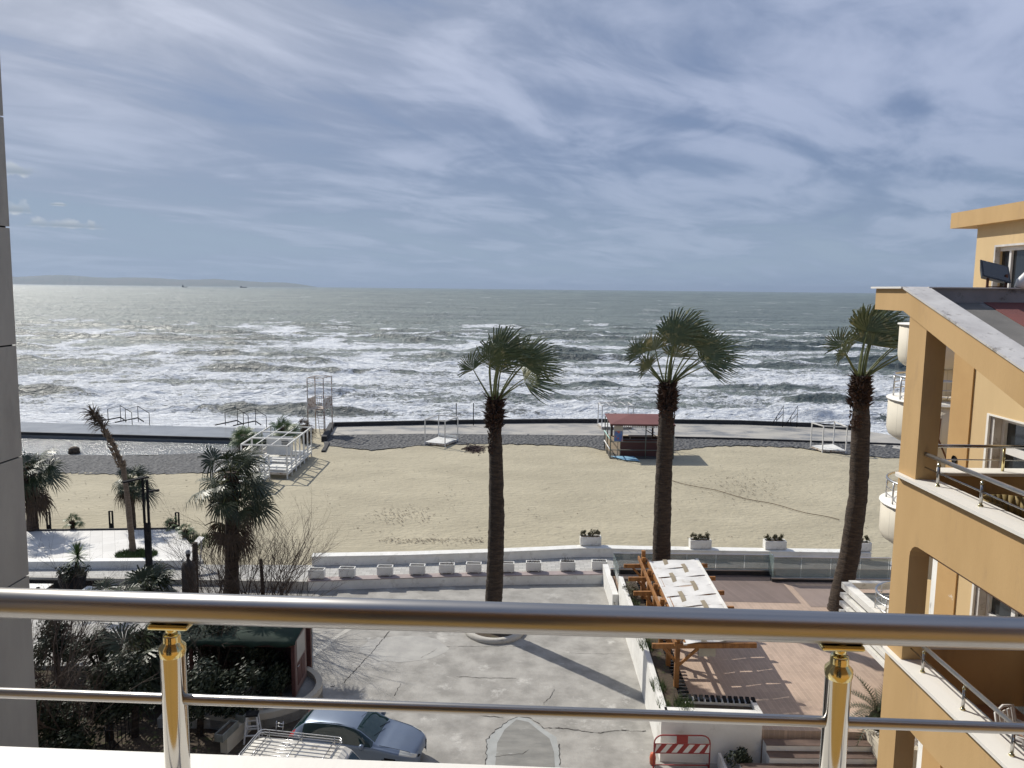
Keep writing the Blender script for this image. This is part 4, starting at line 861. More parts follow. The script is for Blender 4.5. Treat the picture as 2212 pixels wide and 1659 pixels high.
# ------------------------------------------------------------------ car
def spline(P, m):
    P = np.array(P, float); n = len(P); u = np.linspace(0, n-1, m); out = []
    for x in u:
        k = min(int(x), n-2); t = x-k; p0 = P[max(k-1, 0)]; p1 = P[k]; p2 = P[k+1]; p3 = P[min(k+2, n-1)]
        out.append(.5*((2*p1)+(-p0+p2)*t+(2*p0-5*p1+4*p2-p3)*t*t+(-p0+3*p1-3*p2+p3)*t**3))
    return np.array(out)
def car():
    # x, half width, belt z, top z, top half width
    S = [(2.13, .30, .50, .52, .20), (2.09, .50, .60, .64, .36), (1.96, .68, .68, .75, .52), (1.6, .81, .78, .87, .61), (1.2, .85, .85, .94, .64), (.88, .86, .89, .99, .66), (.55, .86, .90, 1.17, .62), (.2, .86, .91, 1.35, .58), (-.35, .86, .92, 1.43, .57), (-1.0, .86, .93, 1.41, .56), (-1.5, .85, .95, 1.34, .54), (-1.82, .82, .96, 1.12, .55), (-1.98, .78, .92, .97, .58), (-2.06, .74, .72, .78, .56), (-2.08, .70, .50, .52, .50)]
    NI = 113; A = spline(S, NI); idx = np.linspace(0, len(S)-1, NI)
    NJ = 41; grid = []
    for (x, w, zb, zt, tw) in A:
        hood = zt-zb < .16
        prof = [(w*.90, .20), (w*.985, .33), (w, .55), (w*.99, zb*.85+.05), (w*.955, zb), (w*.94 if not hood else w*.90, zb+.02 if not hood else zb+.3*(zt-zb)), (tw+(w-tw)*.28, zt-(zt-zb)*.25), (tw, zt-.02), (tw*.62, zt+.012), (0, zt+.02)]
        q = spline(prof, NJ); grid.append(np.stack([np.full(NJ, x), q[:, 0], q[:, 1]], -1))
    Gd = np.array(grid); parts = {}
    wheels = [(1.32, .31), (-1.30, .31)]
    def seg(j): return j/(NJ-1)*9
    for i in range(NI-1):
        fi = (idx[i]+idx[i+1])/2
        for j in range(NJ-1):
            fj = (seg(j)+seg(j+1))/2; c = Gd[i:i+2, j:j+2].reshape(-1, 3).mean(0)
            if any((c[0]-wx)**2+(c[2]-wz)**2 < .37**2 for wx, wz in wheels) and fj < 4: continue
            k = 'body'
            if 5.05 < fj < 6.75 and 5.35 < fi < 10.1: k = 'side_window'
            elif fj > 6.95 and 5.25 < fi < 7.0: k = 'windscreen'
            elif fj > 7.0 and 10.15 < fi < 11.6: k = 'rear_window'
            elif 3.7 < fj < 6.2 and 1.2 < fi < 2.95: k = 'headlight'
            elif 3.6 < fj < 6.7 and 11.05 < fi < 12.2: k = 'tail_light'
            elif fi < 1.05 and 3.5 < fj < 7 and fi > .2: k = 'grille'
            parts.setdefault(k, []).append((i, j))
    p = (G(930, 1604, .55)+G(640, 1556, .7))/2; n0 = G(928, 1606, .55); n1 = G(636, 1558, .75); yaw = math.atan2(n0.y-n1.y, n0.x-n1.x)
    t = thing('parked_car', 'silver blue three-door hatchback parked beside the curved wall', 'car', ((n0.x+n1.x)/2-.02, (n0.y+n1.y)/2-.30, 0)); t.rotation_euler[2] = yaw
    print('car len', (n0-n1).length, 'yaw', math.degrees(yaw), tuple(t.location))
    t.scale = (.98, .98, .98)
    mats = dict(body=SILVER, side_window=GLASSC, windscreen=GLASSC, rear_window=GLASSC, headlight=LAMPG, tail_light=REDL, grille=BLACK)
    for k, fl in parts.items():
        sides = (1, -1)
        if k in ('body', 'windscreen', 'rear_window', 'grille'):
            mb = MB()
            for s in sides:
                for (i, j) in fl: 
                    q = [Gd[i, j], Gd[i+1, j], Gd[i+1, j+1], Gd[i, j+1]]; q = [(a[0], a[1]*s, a[2]) for a in q]; mb.add(q, [(0, 1, 2, 3) if s > 0 else (3, 2, 1, 0)], True)
            o = mb.build(k, mats[k], t, world=False); o.modifiers.new('weld', 'WELD').merge_threshold = .002
        else:
            for s in sides:
                mb = MB()
                for (i, j) in fl:
                    q = [Gd[i, j], Gd[i+1, j], Gd[i+1, j+1], Gd[i, j+1]]; q = [(a[0], a[1]*s, a[2]) for a in q]; mb.add(q, [(0, 1, 2, 3) if s > 0 else (3, 2, 1, 0)], True)
                o = mb.build(k, mats[k], t, world=False); o.modifiers.new('weld', 'WELD').merge_threshold = .002
    for wx, wz in wheels:
        for s in (1, -1):
            mb = MB(); mb.lathe([(.20, .82*s), (.29, .84*s), (.31, .78*s), (.31, .66*s), (.2, .62*s)], (wx, 0, wz), 22, 'Y'); w = mb.build('wheel', RUBBER, t, world=False)
            mb = MB(); mb.lathe([(0, .80*s), (.08, .81*s), (.19, .835*s), (.205, .82*s)], (wx, 0, wz), 14, 'Y'); r = mb.build('rim', STEEL2, w, world=False)
            mb = MB(); mb.lathe([(.37, .80*s), (.37, .45*s), (0, .45*s)], (wx, 0, wz), 18, 'Y'); mb.build('wheel_arch', BLACK, t, world=False)
    for s in (1, -1):
        mb = MB(); n_ = 8
        for a in range(1): mb.lathe([(0, -.13), (.06, -.11), (.09, -.04), (.085, .05), (.05, .11), (0, .12)], (.48, .98*s, 1.0), 10, 'Z')
        mb.v = [(.48+(v[0]-.48)*.9, v[1] if abs(v[1]) > 0 else v[1], 1.0+(v[2]-1.0)*.75) for v in mb.v]; mb.tube([(.50, .84*s, .96), (.48, .93*s, .98)], .03, 6); mb.build('mirror', SILVER, t, world=False)
    mb = MB()
    for s in (1, -1):
        mb.tube([(.12, .585*s, 1.345), (-.4, .572*s, 1.418), (-1.0, .562*s, 1.398), (-1.45, .55*s, 1.33)], .008, 4, False)
        mb.tube([(1.9, .58*s, .77), (1.5, .66*s, .875), (.95, .72*s, .965)], .006, 4, False)
    mb.build('roof_seam', BLACK, t, world=False)
    mb = MB(); mb.tube([(.12, .0, 1.39), (.45, .18, 1.62)], .006, 4); mb.build('aerial', BLACK, t, world=False)
    mb = MB(); mb.tube([(.86, .1, 1.02), (.70, -.45, 1.09)], .009, 4); mb.tube([(.86, .55, 1.01), (.72, .05, 1.10)], .009, 4); mb.build('wiper', BLACK, t, world=False)
    mb = MB(); mb.box((1.25, .0, .45), (1.3, 1.2, .5)); mb.box((-1.2, 0, .45), (1.3, 1.2, .5)); mb.box((0, 0, .5), (3.2, 1.5, .1)); mb.box((-.6, 0, .7), (1.9, 1.4, .35)); mb.build('interior', BLACK, t, world=False)
car()
def van():
    Z = 1.98
    c = [G(*p, Z+.12) for p in (Z6(215, 1075), Z6(775, 1135))]
    d = (c[1]-c[0]); yaw = math.atan2(d.y, d.x); L_ = d.length; print('van rack len', L_, math.degrees(yaw), c)
    nrm = Vector((math.sin(yaw), -math.cos(yaw), 0)); Wd = 1.35; ctr = (c[0]+c[1])/2+nrm*Wd/2
    t = thing('parked_van', 'white van with a dirty roof carrying a steel roof rack, parked below the balcony', 'van', (ctr.x, ctr.y, 0)); t.rotation_euler[2] = yaw
    hx = L_/2; 
    # local: +x front
    prof = [(-hx-.35, .35), (-hx-.38, 1.2), (-hx-.18, 1.86), (-hx+.1, Z-.03), (hx+.02, Z-.03), (hx+.22, 1.86), (hx+.75, 1.22), (hx+1.5, 1.02), (hx+1.62, .8), (hx+1.65, .35)]
    mb = MB(); w0, w1 = .80, .70; vs = []
    for s in (-1, 1):
        for (x, z) in prof: vs.append((x, s*(w0 if z < 1.25 else w1), z))
    n_ = len(prof); mb.add(vs, [tuple(range(n_)), tuple(range(n_, 2*n_))[::-1]]+[(i, n_+i, n_+(i+1) % n_, (i+1) % n_) for i in range(n_)])
    mb.build('body', VANW, t, world=False, bevel=.05)
    mb = MB(); mb.add([(hx+.25, -.62, 1.84), (hx+.25, .62, 1.84), (hx+.76, .72, 1.25), (hx+.76, -.72, 1.25)], [(0, 1, 2, 3)]); mb.v = [(v[0]+.012, v[1], v[2]+.012) for v in mb.v]; mb.build('windscreen', GLASSC, t, world=False)
    for s in (-1, 1):
        mb = MB(); mb.box((hx-.25, s*.762, 1.52), (.8, .03, .45)); mb.build('side_window', GLASSC, t, world=False)
    for wx in (-hx+.25, hx+.95):
        for s in (-1, 1):
            mb = MB(); mb.lathe([(.18, .80*s), (.29, .83*s), (.32, .76*s), (.32, .6*s)], (wx, 0, .32), 18, 'Y'); w = mb.build('wheel', RUBBER, t, world=False); mb = MB(); mb.lathe([(0, .80*s), (.18, .82*s)], (wx, 0, .32), 12, 'Y'); mb.build('rim', STEEL2, w, world=False)
    zz = Z+.14; a, b = hx-.02, Wd/2-.02; rc = .14
    def loop(z, sh=0):
        pts = []
        for (cx, cy, s0) in ((a-rc, b-rc, 0), (-a+rc, b-rc, 90), (-a+rc, -b+rc, 180), (a-rc, -b+rc, 270)):
            for k in range(5): q = R(s0+k*22.5); pts.append((cx+rc*math.cos(q), cy+rc*math.sin(q), z))
        return pts+[pts[0]]
    rk = MB(); rk.tube(loop(zz+.08), .014, 6); rk.tube(loop(zz), .014, 6); rack = rk.build('roof_rack', STEEL2, t, world=False)
    for i in range(9):
        y = -b+.06+(2*b-.12)*i/8; m = MB(); m.tube([(-a, y, zz-.02), (a, y, zz-.02)], .013, 6); m.build('rack_bar', STEEL2, rack, world=False)
    mb = MB()
    for x in (-a+.25, 0, a-.25):
        mb.tube([(x, -b, zz-.04), (x, b, zz-.04)], .016, 6)
        for y in (-b, b): mb.tube([(x, y, Z-.02), (x, y, zz+.08)], .014, 6)
    mb.build('rack_feet', STEEL2, rack, world=False)
    mb = MB(); x = -a+.55
    for dx in (-.1, .1): mb.tube([(x+dx, b, zz+.08), (x+dx, b+.05, zz+.34)], .012, 5)
    mb.tube([(x-.12, b+.04, zz+.28), (x+.12, b+.04, zz+.28)], .012, 5); mb.tube([(x-.12, b+.02, zz+.2), (x+.12, b+.02, zz+.2)], .012, 5); mb.build('ladder_clamp', STEEL2, rack, world=False)
van()
# ------------------------------------------------------------------ small planters along the promenade wall
px = [(75, 1420), (280, 1411), (535, 1400), (752, 1392), (950, 1384), (1131, 1379), (1352, 1376), (1533, 1369), (1762, 1366), (1975, 1362)]
plab = ['white planter box at the far left end of the retaining wall, half behind twigs', 'second white planter box from the left end of the retaining wall', 'third white planter box from the left, standing in a wider gap', 'fourth white planter box from the left, with stained rim', 'fifth white planter box from the left on the retaining wall', 'white planter box just left of the palm trunk on the retaining wall', 'white planter box half hidden behind the tall palm trunk', 'white planter box just right of the palm trunk with a few dry sprigs', 'white planter box with the tallest dry twigs, second from the right end', 'white planter box at the right end of the retaining wall by the glass fence']
for i, (x, y) in enumerate(px):
    u, v = Z2(x, y); z0 = ZS+.047; p = G(u, v-1, z0); t = thing('planter_box', plab[i], 'planter', (p.x, p.y+.19, z0), 'white planter boxes along the promenade wall'); t.rotation_euler[2] = random.uniform(-.03, .03)
    mb = MB(); w, d, h = .76, .36, .42
    for s in (-1, 1): mb.box((0, s*(d/2-.02), .06+h/2), (w, .04, h)); mb.box((s*(w/2-.02), 0, .06+h/2), (.04, d-.08, h))
    mb.box((0, 0, .09), (w-.08, d-.08, .04)); mb.build('box', WHITE, t, world=False)
    mb = MB()
    for s in (-1, 1): mb.box((s*w*.32, 0, .03), (.08, d*.8, .07))
    mb.build('feet', WHITE, t, world=False)
    mb = MB(); mb.box((0, 0, h-.04), (w-.08, d-.08, .03)); mb.build('soil', SOIL, t, world=False)
    if i in (4, 7, 8, 9):
        random.seed(i); mb = MB(); n_ = {4: 8, 7: 16, 8: 46, 9: 12}[i]
        for k in range(n_):
            a = Vector((random.uniform(-.3, .3), random.uniform(-.08, .08), h-.03)); L_ = random.uniform(.12, .3); d_ = Vector((random.uniform(-.5, .5), random.uniform(-.4, .4), 1)); mb.tube([a, a+d_*L_*.6, a+d_*L_+Vector((random.uniform(-.06, .06), 0, 0))], [.006, .005, .003], 3, False)
        mb.build('dry_stems', TWIG, t, world=False)
px = [(215, 1192, 1, 1), (953, 1214, 1, 1), (1455, 1219, 1, 1), (2025, 1231, 1, 1)]
plab = ['white planter with three rounded shrubs on the bench wall, left of the other three', 'white planter with shrubs on the bench wall, right of the kiosk palm', 'white planter with shrubs on the bench wall, midway between the two right palms', 'white planter with shrubs on the bench wall, half behind the rightmost palm trunk']
for i, (x, y, _, _) in enumerate(px):
    u, v = Z3(x, y); z0 = ZS+.512; p = G(u, v, z0); t = thing('shrub_planter', plab[i], 'planter', (p.x, p.y+.24, z0), 'shrub planters on the bench wall'); w, d, h = 1.12, .44, .44
    mb = MB()
    for s in (-1, 1): mb.box((0, s*(d/2-.025), h/2+.03), (w, .05, h)); mb.box((s*(w/2-.025), 0, h/2+.03), (.05, d-.1, h))
    mb.box((0, 0, .06), (w-.1, d-.1, .05)); mb.build('box', WHITE, t, world=False); mb = MB(); mb.box((0, 0, h-.03), (w-.1, d-.1, .03)); mb.build('soil', SOIL, t, world=False)
    random.seed(80+i)
    for k in range(3):
        mb = MB(); leaf_cloud(mb, ((k-1)*.35, 0, h+.13+random.uniform(-.03, .05)), .22, 520, .032, (1, .9, 1.1), lumps=10); mb.tube([((k-1)*.35, 0, h-.03), ((k-1)*.35, 0, h+.2)], .015, 4); mb.build('shrub', BUSHB, t, world=False)
# ------------------------------------------------------------------ beach structures
def beach_frame(name, lab, A, B, C_, D_, ztop, mat=WMETAL, deck=True, post=.09, zb=ZS, group='white beach cabana frames', rails=True, slats=0, deckz=.30):
    """corners A (near left) B (near right) C (far right) D (far left), in plan"""
    cs = [Vector((p[0], p[1], 0)) for p in (A, B, C_, D_)]; c = sum(cs, Vector())/4
    t = thing(name, lab, 'beach cabana', (c.x, c.y, zb), group)
    for p in cs: mb = MB(); mb.bb((p.x-post/2, p.y-post/2, zb), (p.x+post/2, p.y+post/2, ztop-.0)); mb.build('post', mat, t)
    mb = MB()
    for i in range(4): p, q = cs[i], cs[(i+1) % 4]; d = (q-p).normalized()*post*.5; mb.beam((p.x+d.x, p.y+d.y, ztop-post*.4), (q.x-d.x, q.y-d.y, ztop-post*.4), post*.9, post*1.1)
    mb.build('top_frame', mat, t)
    if slats:
        mb = MB()
        for k in range(1, slats+1):
            p = cs[0].lerp(cs[1], k/(slats+1)); q = cs[3].lerp(cs[2], k/(slats+1)); mb.beam((p.x, p.y, ztop+.02), (q.x, q.y, ztop+.02), .05, .05)
        mb.build('top_slats', mat, t)
    if deck:
        mb = MB(); n_ = 12
        for k in range(n_):
            f0, f1 = (k+.08)/n_, (k+.92)/n_; a = cs[0].lerp(cs[3], f0); b = cs[1].lerp(cs[2], f0); cc = cs[1].lerp(cs[2], f1); dd = cs[0].lerp(cs[3], f1)
            mb.prism([(a.x, a.y), (b.x, b.y), (cc.x, cc.y), (dd.x, dd.y)], zb+deckz-.04, zb+deckz)
        mb.build('deck', WHITE, t); mb = MB()
        for i in range(4): p, q = cs[i], cs[(i+1) % 4]; mb.beam((p.x, p.y, zb+deckz-.12), (q.x, q.y, zb+deckz-.12), .06, .12)
        mb.build('deck_frame', RUSTW, t)
    return t, cs
def P2(u, v, z): p = G(u, v, z); return (p.x, p.y)
# cabana 1
A = P2(*Z2(806, 515), ZS); B = P2(*Z2(940, 528), ZS); C_ = P2(*Z2(1025, 495), ZS); D_ = P2(*Z2(897, 478), ZS)
zt = AT(*Z2(940, 352), B[1]).z; t, cs = beach_frame('beach_cabana', 'white cabana frame with a slatted deck left of the tallest centre palm', A, B, C_, D_, zt)
mb = MB(); mb.beam((cs[3].x, cs[3].y, .95), (cs[2].x, cs[2].y, .95), .05, .18); mb.build('back_rail', WHITE, t)
A = P2(*Z3(1687, 540), ZS); B = P2(*Z3(1765, 566), ZS); C_ = P2(*Z3(1922, 573), ZS); D_ = P2(*Z3(1838, 530), ZS)
zt = AT(*Z3(1778, 385), B[1]).z; beach_frame('beach_cabana', 'white cabana frame near the right end of the gravel, beside the rightmost palm', A, B, C_, D_, zt)
# cabana 3 behind the kiosk
A = P2(*Z3(290, 420), ZS); z = ZS
zt = 2.95; A = P2(*Z3(292, 250), zt); B = P2(*Z3(500, 250), zt); D_ = P2(*Z3(266, 228), zt); C_ = P2(*Z3(466, 228), zt)
beach_frame('beach_cabana', 'tall white cabana frame directly behind the maroon-roofed kiosk', A, B, C_, D_, zt, slats=3, zb=.5)
def kiosk():
    zr = 3.15; FY = 63.3; fl = AT(*Z3(350, 372), FY); fr_ = AT(*Z3(775, 372), FY); zr = fl.z
    lx, rx = fl.x, fr_.x; bl_ = G(*Z3(272, 300), zr+.25); BY = bl_.y
    print('kiosk', lx, rx, FY, BY, zr, bl_)
    t = thing('beach_kiosk', 'wooden beach bar kiosk with a flat maroon roof and open hatch', 'kiosk', ((lx+rx)/2, FY+1.5, ZS))
    BY = min(BY, FY+6.0)
    mb = MB(); blx = bl_.x*BY/bl_.y if False else lx-.0
    mb.add([(lx-.05, FY-.1, zr), (rx+.05, FY-.1, zr), (rx+.05, BY, zr+.22), (lx-.05, BY, zr+.22), ((lx+rx)/2-.6, (FY+BY)/2+.6, zr+.42), ((lx+rx)/2+.6, (FY+BY)/2+.6, zr+.42)], [(0, 1, 5, 4), (1, 2, 5), (2, 3, 4, 5), (3, 0, 4)]); o = mb.build('roof', MAROON, t); s = o.modifiers.new('s', 'SOLIDIFY'); s.thickness = .08
    mb = MB(); mb.bb((lx-.08, FY-.14, zr-.14), (rx+.08, FY-.06, zr-.01)); mb.build('fascia', REDW, t)
    gy = pm('grey_tube', (.13, .14, .115), (.10, .11, .09), 5, .6)
    for (x, y) in ((lx, FY), ((lx+rx)/2+.3, FY), (rx, FY), (lx-.02, FY+2), (rx, FY+2), (lx, BY-.1), (rx, BY-.1)):
        mb = MB(); mb.tube([(x, y, ZS), (x, y, zr)], .045, 8); mb.build('post', gy, t)
    for z in (.75, 1.45):
        mb = MB(); mb.tube([(lx, FY, ZS+z), (rx, FY, ZS+z)], .035, 8); mb.build('rail', gy, t)
    for z, mt in ((.78, PLASW), (1.65, MINT)):
        mb = MB(); mb.tube([(lx-.03, FY, ZS+z), (lx-.03, FY+4, ZS+z)], .05, 8); mb.build('rail', mt, t)
    for z in (.1, 1.2): mb = MB(); mb.tube([(rx, FY, ZS+z), (rx, FY+4, ZS+z)], .03, 6); mb.build('rail', gy, t)
    fx = lx+1.0; fy = FY+.9; hh = 1.42
    mb = MB(); mb.bb((fx, fy, ZS), (rx-.2, fy+.12, ZS+hh)); mb.build('front_counter', REDW, t)
    mb = MB(); mb.add([(fx-.02, fy, ZS), (fx-.9, fy+2.6, ZS), (fx-.9, fy+2.6, ZS+hh), (fx-.02, fy, ZS+hh)], [(0, 1, 2, 3)]); o = mb.build('side_counter', PALEW, t); o.modifiers.new('s', 'SOLIDIFY').thickness = .08
    mb = MB(); mb.bb((fx-.12, fy-.08, ZS+hh+.002), (rx-.1, fy+.35, ZS+hh+.05)); mb.build('counter_top', DARKW, t)
    mb = MB(); mb.bb((fx-.7, fy+2.7, ZS), (rx-.2, fy+2.82, ZS+1.25)); mb.build('back_counter', DARKW, t)
    mb = MB(); mb.bb((fx-.7, fy+2.55, ZS+1.25), (rx-.2, fy+2.95, ZS+1.3)); mb.build('back_counter_top', PALEW, t)
    mb = MB(); mb.bb((fx+.9, fy+1.3, ZS+1.45), (fx+2.9, fy+1.9, ZS+1.52)); mb.bb((fx+.95, fy+1.35, ZS), (fx+1.05, fy+1.45, ZS+1.45)); mb.build('shelf', PALEW, t)
    mb = MB(); random.seed(4)
    x = lx+1.1
    while x < rx-.2: mb.tube([(x, FY+2.2, zr-.3), (x, FY+2.2, zr-.46)], [.035, .06], 6); mb.tube([(x, FY+1.8, zr-.42), (x, FY+1.8, zr-.62)], [.03, .055], 6); x += .16
    mb.build('hanging_glasses', WHITE, t)
    mb = MB(); mb.bb((lx+1.0, FY+1.75, zr-.3), (rx-.2, FY+2.3, zr-.25)); mb.build('glass_rack', DARKW, t)
    for x in (lx+.45, rx-1.3): mb = MB(); mb.bb((x-.07, FY+2.6, ZS), (x+.07, FY+2.75, zr)); mb.build('timber_post', DARKW, t)
    mb = MB(); mb.bb((lx, FY-.06, ZS-.05), (rx, FY+4.2, ZS+.05)); mb.build('base', pm('kiosk_floor', (.09, .085, .075), (.07, .066, .06), 2, .9), t)
    # poster
    c = AT(*Z3(400, 433), fy-.5); p = MB(); p.bb((c.x-.38, fy-.52, c.z-.75), (c.x+.38, fy-.50, c.z+.6)); po = tag(p.build('poster', pm('poster_paper', (.50, .47, .42), (.46, .44, .40), 3, .6)), 'blue and red poster board hanging at the kiosk hatch', 'poster')
    p = MB(); p.bb((c.x-.33, fy-.53, c.z-.70), (c.x+.33, fy-.521, c.z+.15)); p.build('picture', pm('poster_blue', (.07, .14, .38), (.12, .22, .42), 2.5, .6, c3=(.5, .12, .08), s3=3.2, t3=(.55, .58)), po)
    # small board & tarp
    b = MB(); b.add([P2(*Z3(345, 598), ZS)+(ZS+.05,), P2(*Z3(500, 600), ZS)+(ZS+.05,), P2(*Z3(545, 630), ZS)+(ZS+.02,), P2(*Z3(440, 622), ZS)+(ZS+.03,)], [(0, 1, 2, 3)]); o = tag(b.build('blue_tarp', BLUE), 'light blue tarpaulin lying on the sand in front of the kiosk', 'tarpaulin'); o.location.z = .06; o.modifiers.new('s', 'SOLIDIFY').thickness = .03
    d = MB(); d.add([(rx-1.9, fy+2.4, ZS+1.9), (rx-.7, fy+2.0, ZS+1.2), (rx-.6, fy+1.0, ZS+1.25), (rx-1.8, fy+1.6, ZS+1.95)], [(0, 1, 2, 3)]); o = tag(d.build('leaning_panel', pm('grey_board', (.25, .25, .25), (.2, .2, .2), 3, .7)), 'grey panel leaning inside the kiosk at its right end', 'panel'); o.modifiers.new('s', 'SOLIDIFY').thickness = .04
kiosk()
# white terraced frames left
def frames_left():
    Zc = lambda x, y: ((950+x*400/2212)*.54861, (1600+y*400/2212)*.54861)
    zdeck = ZS+.45
    R0 = G(*Zc(1000, 1545), ZS+.15); R1 = G(*Zc(1530, 975), zdeck)
    zt = AT(*Zc(1010, 860), R0.y).z; d = Vector((R1.x-R0.x, R1.y-R0.y, 0)); Lr = d.length; d.normalize(); left = Vector((-1, .12, 0)).normalized()
    print('frames', R0, R1, zt, Lr)
    n_ = 3; Wd = 3.5; gap = .0; g = 'white beach cabana frames'
    labs = ['nearest white frame bay of the long beach deck, beside the shadows on the sand', 'middle white frame bay of the long beach deck', 'farthest white frame bay of the long beach deck, next to the lifeguard tower']
    for i in range(-1, n_):
        a = Vector((R0.x, R0.y, 0))+d*(Lr*(i+.02)/n_); b = Vector((R0.x, R0.y, 0))+d*(Lr*(i+.98)/n_)
        if i < 0: b = Vector((R0.x, R0.y, 0))-d*.55; a = b-d*Lr/n_*.92; lab = 'lowest white frame bay of the beach deck, mostly behind the big shaggy palm'; zz = zt-.55; a += left*1.2; b += left*1.2
        else: lab = labs[i]; zz = zt
        t, cs = beach_frame('beach_cabana', lab, a+left*Wd, a, b, b+left*Wd, zz, deckz=.5, group=g, slats=2, post=.09, mat=WHITE)
        mb = MB(); p, q = cs[1], cs[2]
        mb.beam((p.x, p.y, ZS+.95), (q.x, q.y, ZS+.95), .06, .1); mb.beam((p.x, p.y, ZS+.68), (q.x, q.y, ZS+.68), .06, .1); mb.beam((p.x+.03, p.y, ZS+.42), (q.x+.03, q.y, ZS+.42), .05, .2); mb.build('side_rail', WHITE, t)
        mb = MB(); p, q = cs[0], cs[3]; mb.beam((p.x, p.y, ZS+.95), (q.x, q.y, ZS+.95), .06, .1); mb.build('side_rail', WHITE, t)
        mb = MB(); m1 = cs[1].lerp(cs[2], .5); mb.bb((m1.x-.05, m1.y-.05, ZS), (m1.x+.05, m1.y+.05, zz)); mb.build('post', WHITE, t)
        if i >= 0:
            mb = MB(); p, q = cs[0], cs[1]; k0 = p.lerp(q, .35); k1 = p.lerp(q, .95)
            for s in (0, 1): mb.beam((k0.x, k0.y+.3+s*.35, ZS+.62+s*.12), (k1.x, k1.y+.3+s*.35, ZS+.62+s*.12), .30, .1)
            mb.build('bench', WHITE, t)
    t = thing('louvre_panel', 'white louvred panel with dark gaps among the white beach frames', 'panel', (R0.x-2, R0.y+4, ZS))
    c = AT(*Zc(955, 790), R0.y+5.2); mb = MB(); mb.bb((c.x-1.5, c.y, c.z-1.0), (c.x+.6, c.y+.06, c.z+.5)); mb.build('panel', WHITE, t)
    mb = MB()
    for k in range(4): mb.bb((c.x-.28, c.y-.03, c.z+.2-k*.17), (c.x+.28, c.y-.002, c.z+.27-k*.17))
    mb.build('gaps', BLACK, t)
frames_left()
def tower():
    Zc = lambda x, y: ((1150+x*300/830)*.54861, (1400+y*300/830)*.54861)
    a = G(*Zc(178, 945), -.2); Y0 = a.y; b = AT(*Zc(352, 890), Y0); zt = AT(*Zc(172, 243), Y0).z; zf = AT(*Zc(180, 580), Y0).z; dx = b.x-a.x
    print('tower', a, zt, zf, dx)
    t = thing('lifeguard_tower', 'tall rusty white lifeguard tower with a platform and ladder', 'lifeguard tower', (a.x+dx/2, Y0+.8, 0)); dy = 1.7
    cs = [(a.x, Y0), (a.x+dx, Y0), (a.x+dx+.38, Y0+dy), (a.x+.30, Y0+dy)]
    for (x, y) in cs: mb = MB(); mb.tube([(x, y, -.9), (x, y, zt)], .055, 8); mb.build('leg', RUSTW, t)
    def q(i, z): return (cs[i][0], cs[i][1], z)
    mb = MB()
    for i in range(4): mb.tube([q(i, zt), q((i+1) % 4, zt)], .045, 6); mb.tube([q(i, zt-.55) , q((i+1) % 4, zt-.55)], .02, 5)
    mb.build('top_frame', RUSTW, t)
    mb = MB(); mb.prism([cs[0], cs[1], cs[2], cs[3]], zf-.08, zf); mb.build('platform', RUSTW, t)
    mb = MB(); mb.tube([q(0, zf+1.0), q(1, zf+1.0)], .02, 5); mb.tube([q(3, zf+1.0), q(2, zf+1.0)], .03, 5)
    for k in range(9):
        f = k/8; mb.tube([(cs[3][0]*(1-f)+cs[2][0]*f, cs[3][1], zf), (cs[3][0]*(1-f)+cs[2][0]*f, cs[3][1], zf+1.0)], .018, 5)
    mb.build('railing', RUSTW, t)
    for i, j in ((0, 3), (1, 2)):
        mb = MB(); mb.add([q(i, zf), q(j, zf), q(j, zf+1.0), q(i, zf+.95)], [(0, 1, 2, 3)]); o = mb.build('side_panel', RUSTW, t); o.modifiers.new('s', 'SOLIDIFY').thickness = .03
    l0 = Vector((a.x+dx*.52, Y0+.2, zf)); l1 = Vector((a.x+dx*.85, Y0-.3, -.1)); mb = MB()
    for o_ in (0, .75): mb.tube([l0+Vector((o_, 0, 0)), l1+Vector((o_*.6, 0, 0))], .03, 6)
    for k in range(12): f = (k+.5)/12; p = l0.lerp(l1, f); mb.tube([p, p+Vector((.75-.3*f, 0, 0))], .022, 5)
    mb.build('ladder', RUSTW, t)
    mb = MB(); mb.tube([q(0, zf-.1), (a.x+dx*.1, Y0, zf-.6)], .02, 5); mb.tube([q(0, zf+.25), q(1, zf-.02)], .015, 5); mb.build('brace', RUSTW, t)
tower()
# sea ladders on the flooded platform
def sea_ladder(u0, v0, lab, w=1.0):
    p = G(u0, v0, .03); t = thing('sea_ladder', lab, 'ladder', p, 'sea ladders on the platforms'); t.rotation_euler[2] = -.12
    for k in (0, 1):
        x = k*2.0*w
        mb = MB(); mb.tube([(x, 0, 0), (x, 0, 1.35), (x+1.1, .5, 1.7), (x+1.1, .5, 0)], .04, 6); mb.tube([(x+1.1, .5, 1.7), (x+2.05, 1.0, .9), (x+2.05, 1.0, -.5)], .04, 6); mb.build('handrail', BLACK, t, world=False)
        mb = MB(); mb.beam((x-.9, -.5, .05), (x+1.1, .4, .45), .16, .10); mb.beam((x+1.1, .4, .45), (x+1.6, .7, .0), .16, .10); mb.build('frame', BLACK, t, world=False)
sea_ladder(487, 918, 'pair of black sea ladders with handrails on the flooded platform, left of the tower')
sea_ladder(234, 911, 'black sea ladder rails on the flooded platform beside the dead palm top')
p = G(*Z2(1015, 362), .9); t = thing('sea_ladder', 'two thin black upright ladder posts on the black kerb left of the centre palm', 'ladder', p, 'sea ladders on the platforms'); mb = MB(); 
for dx in (0, 1.75): mb = MB(); mb.tube([(dx, 0, -.3), (dx, 0, 2.0)], .05, 6); mb.build('handrail', BLACK, t, world=False)
if 1: mb = MB(); mb.beam((-.1, 0, .08), (1.9, 0, .08), .08, .1); mb.build('frame', BLACK, t, world=False)
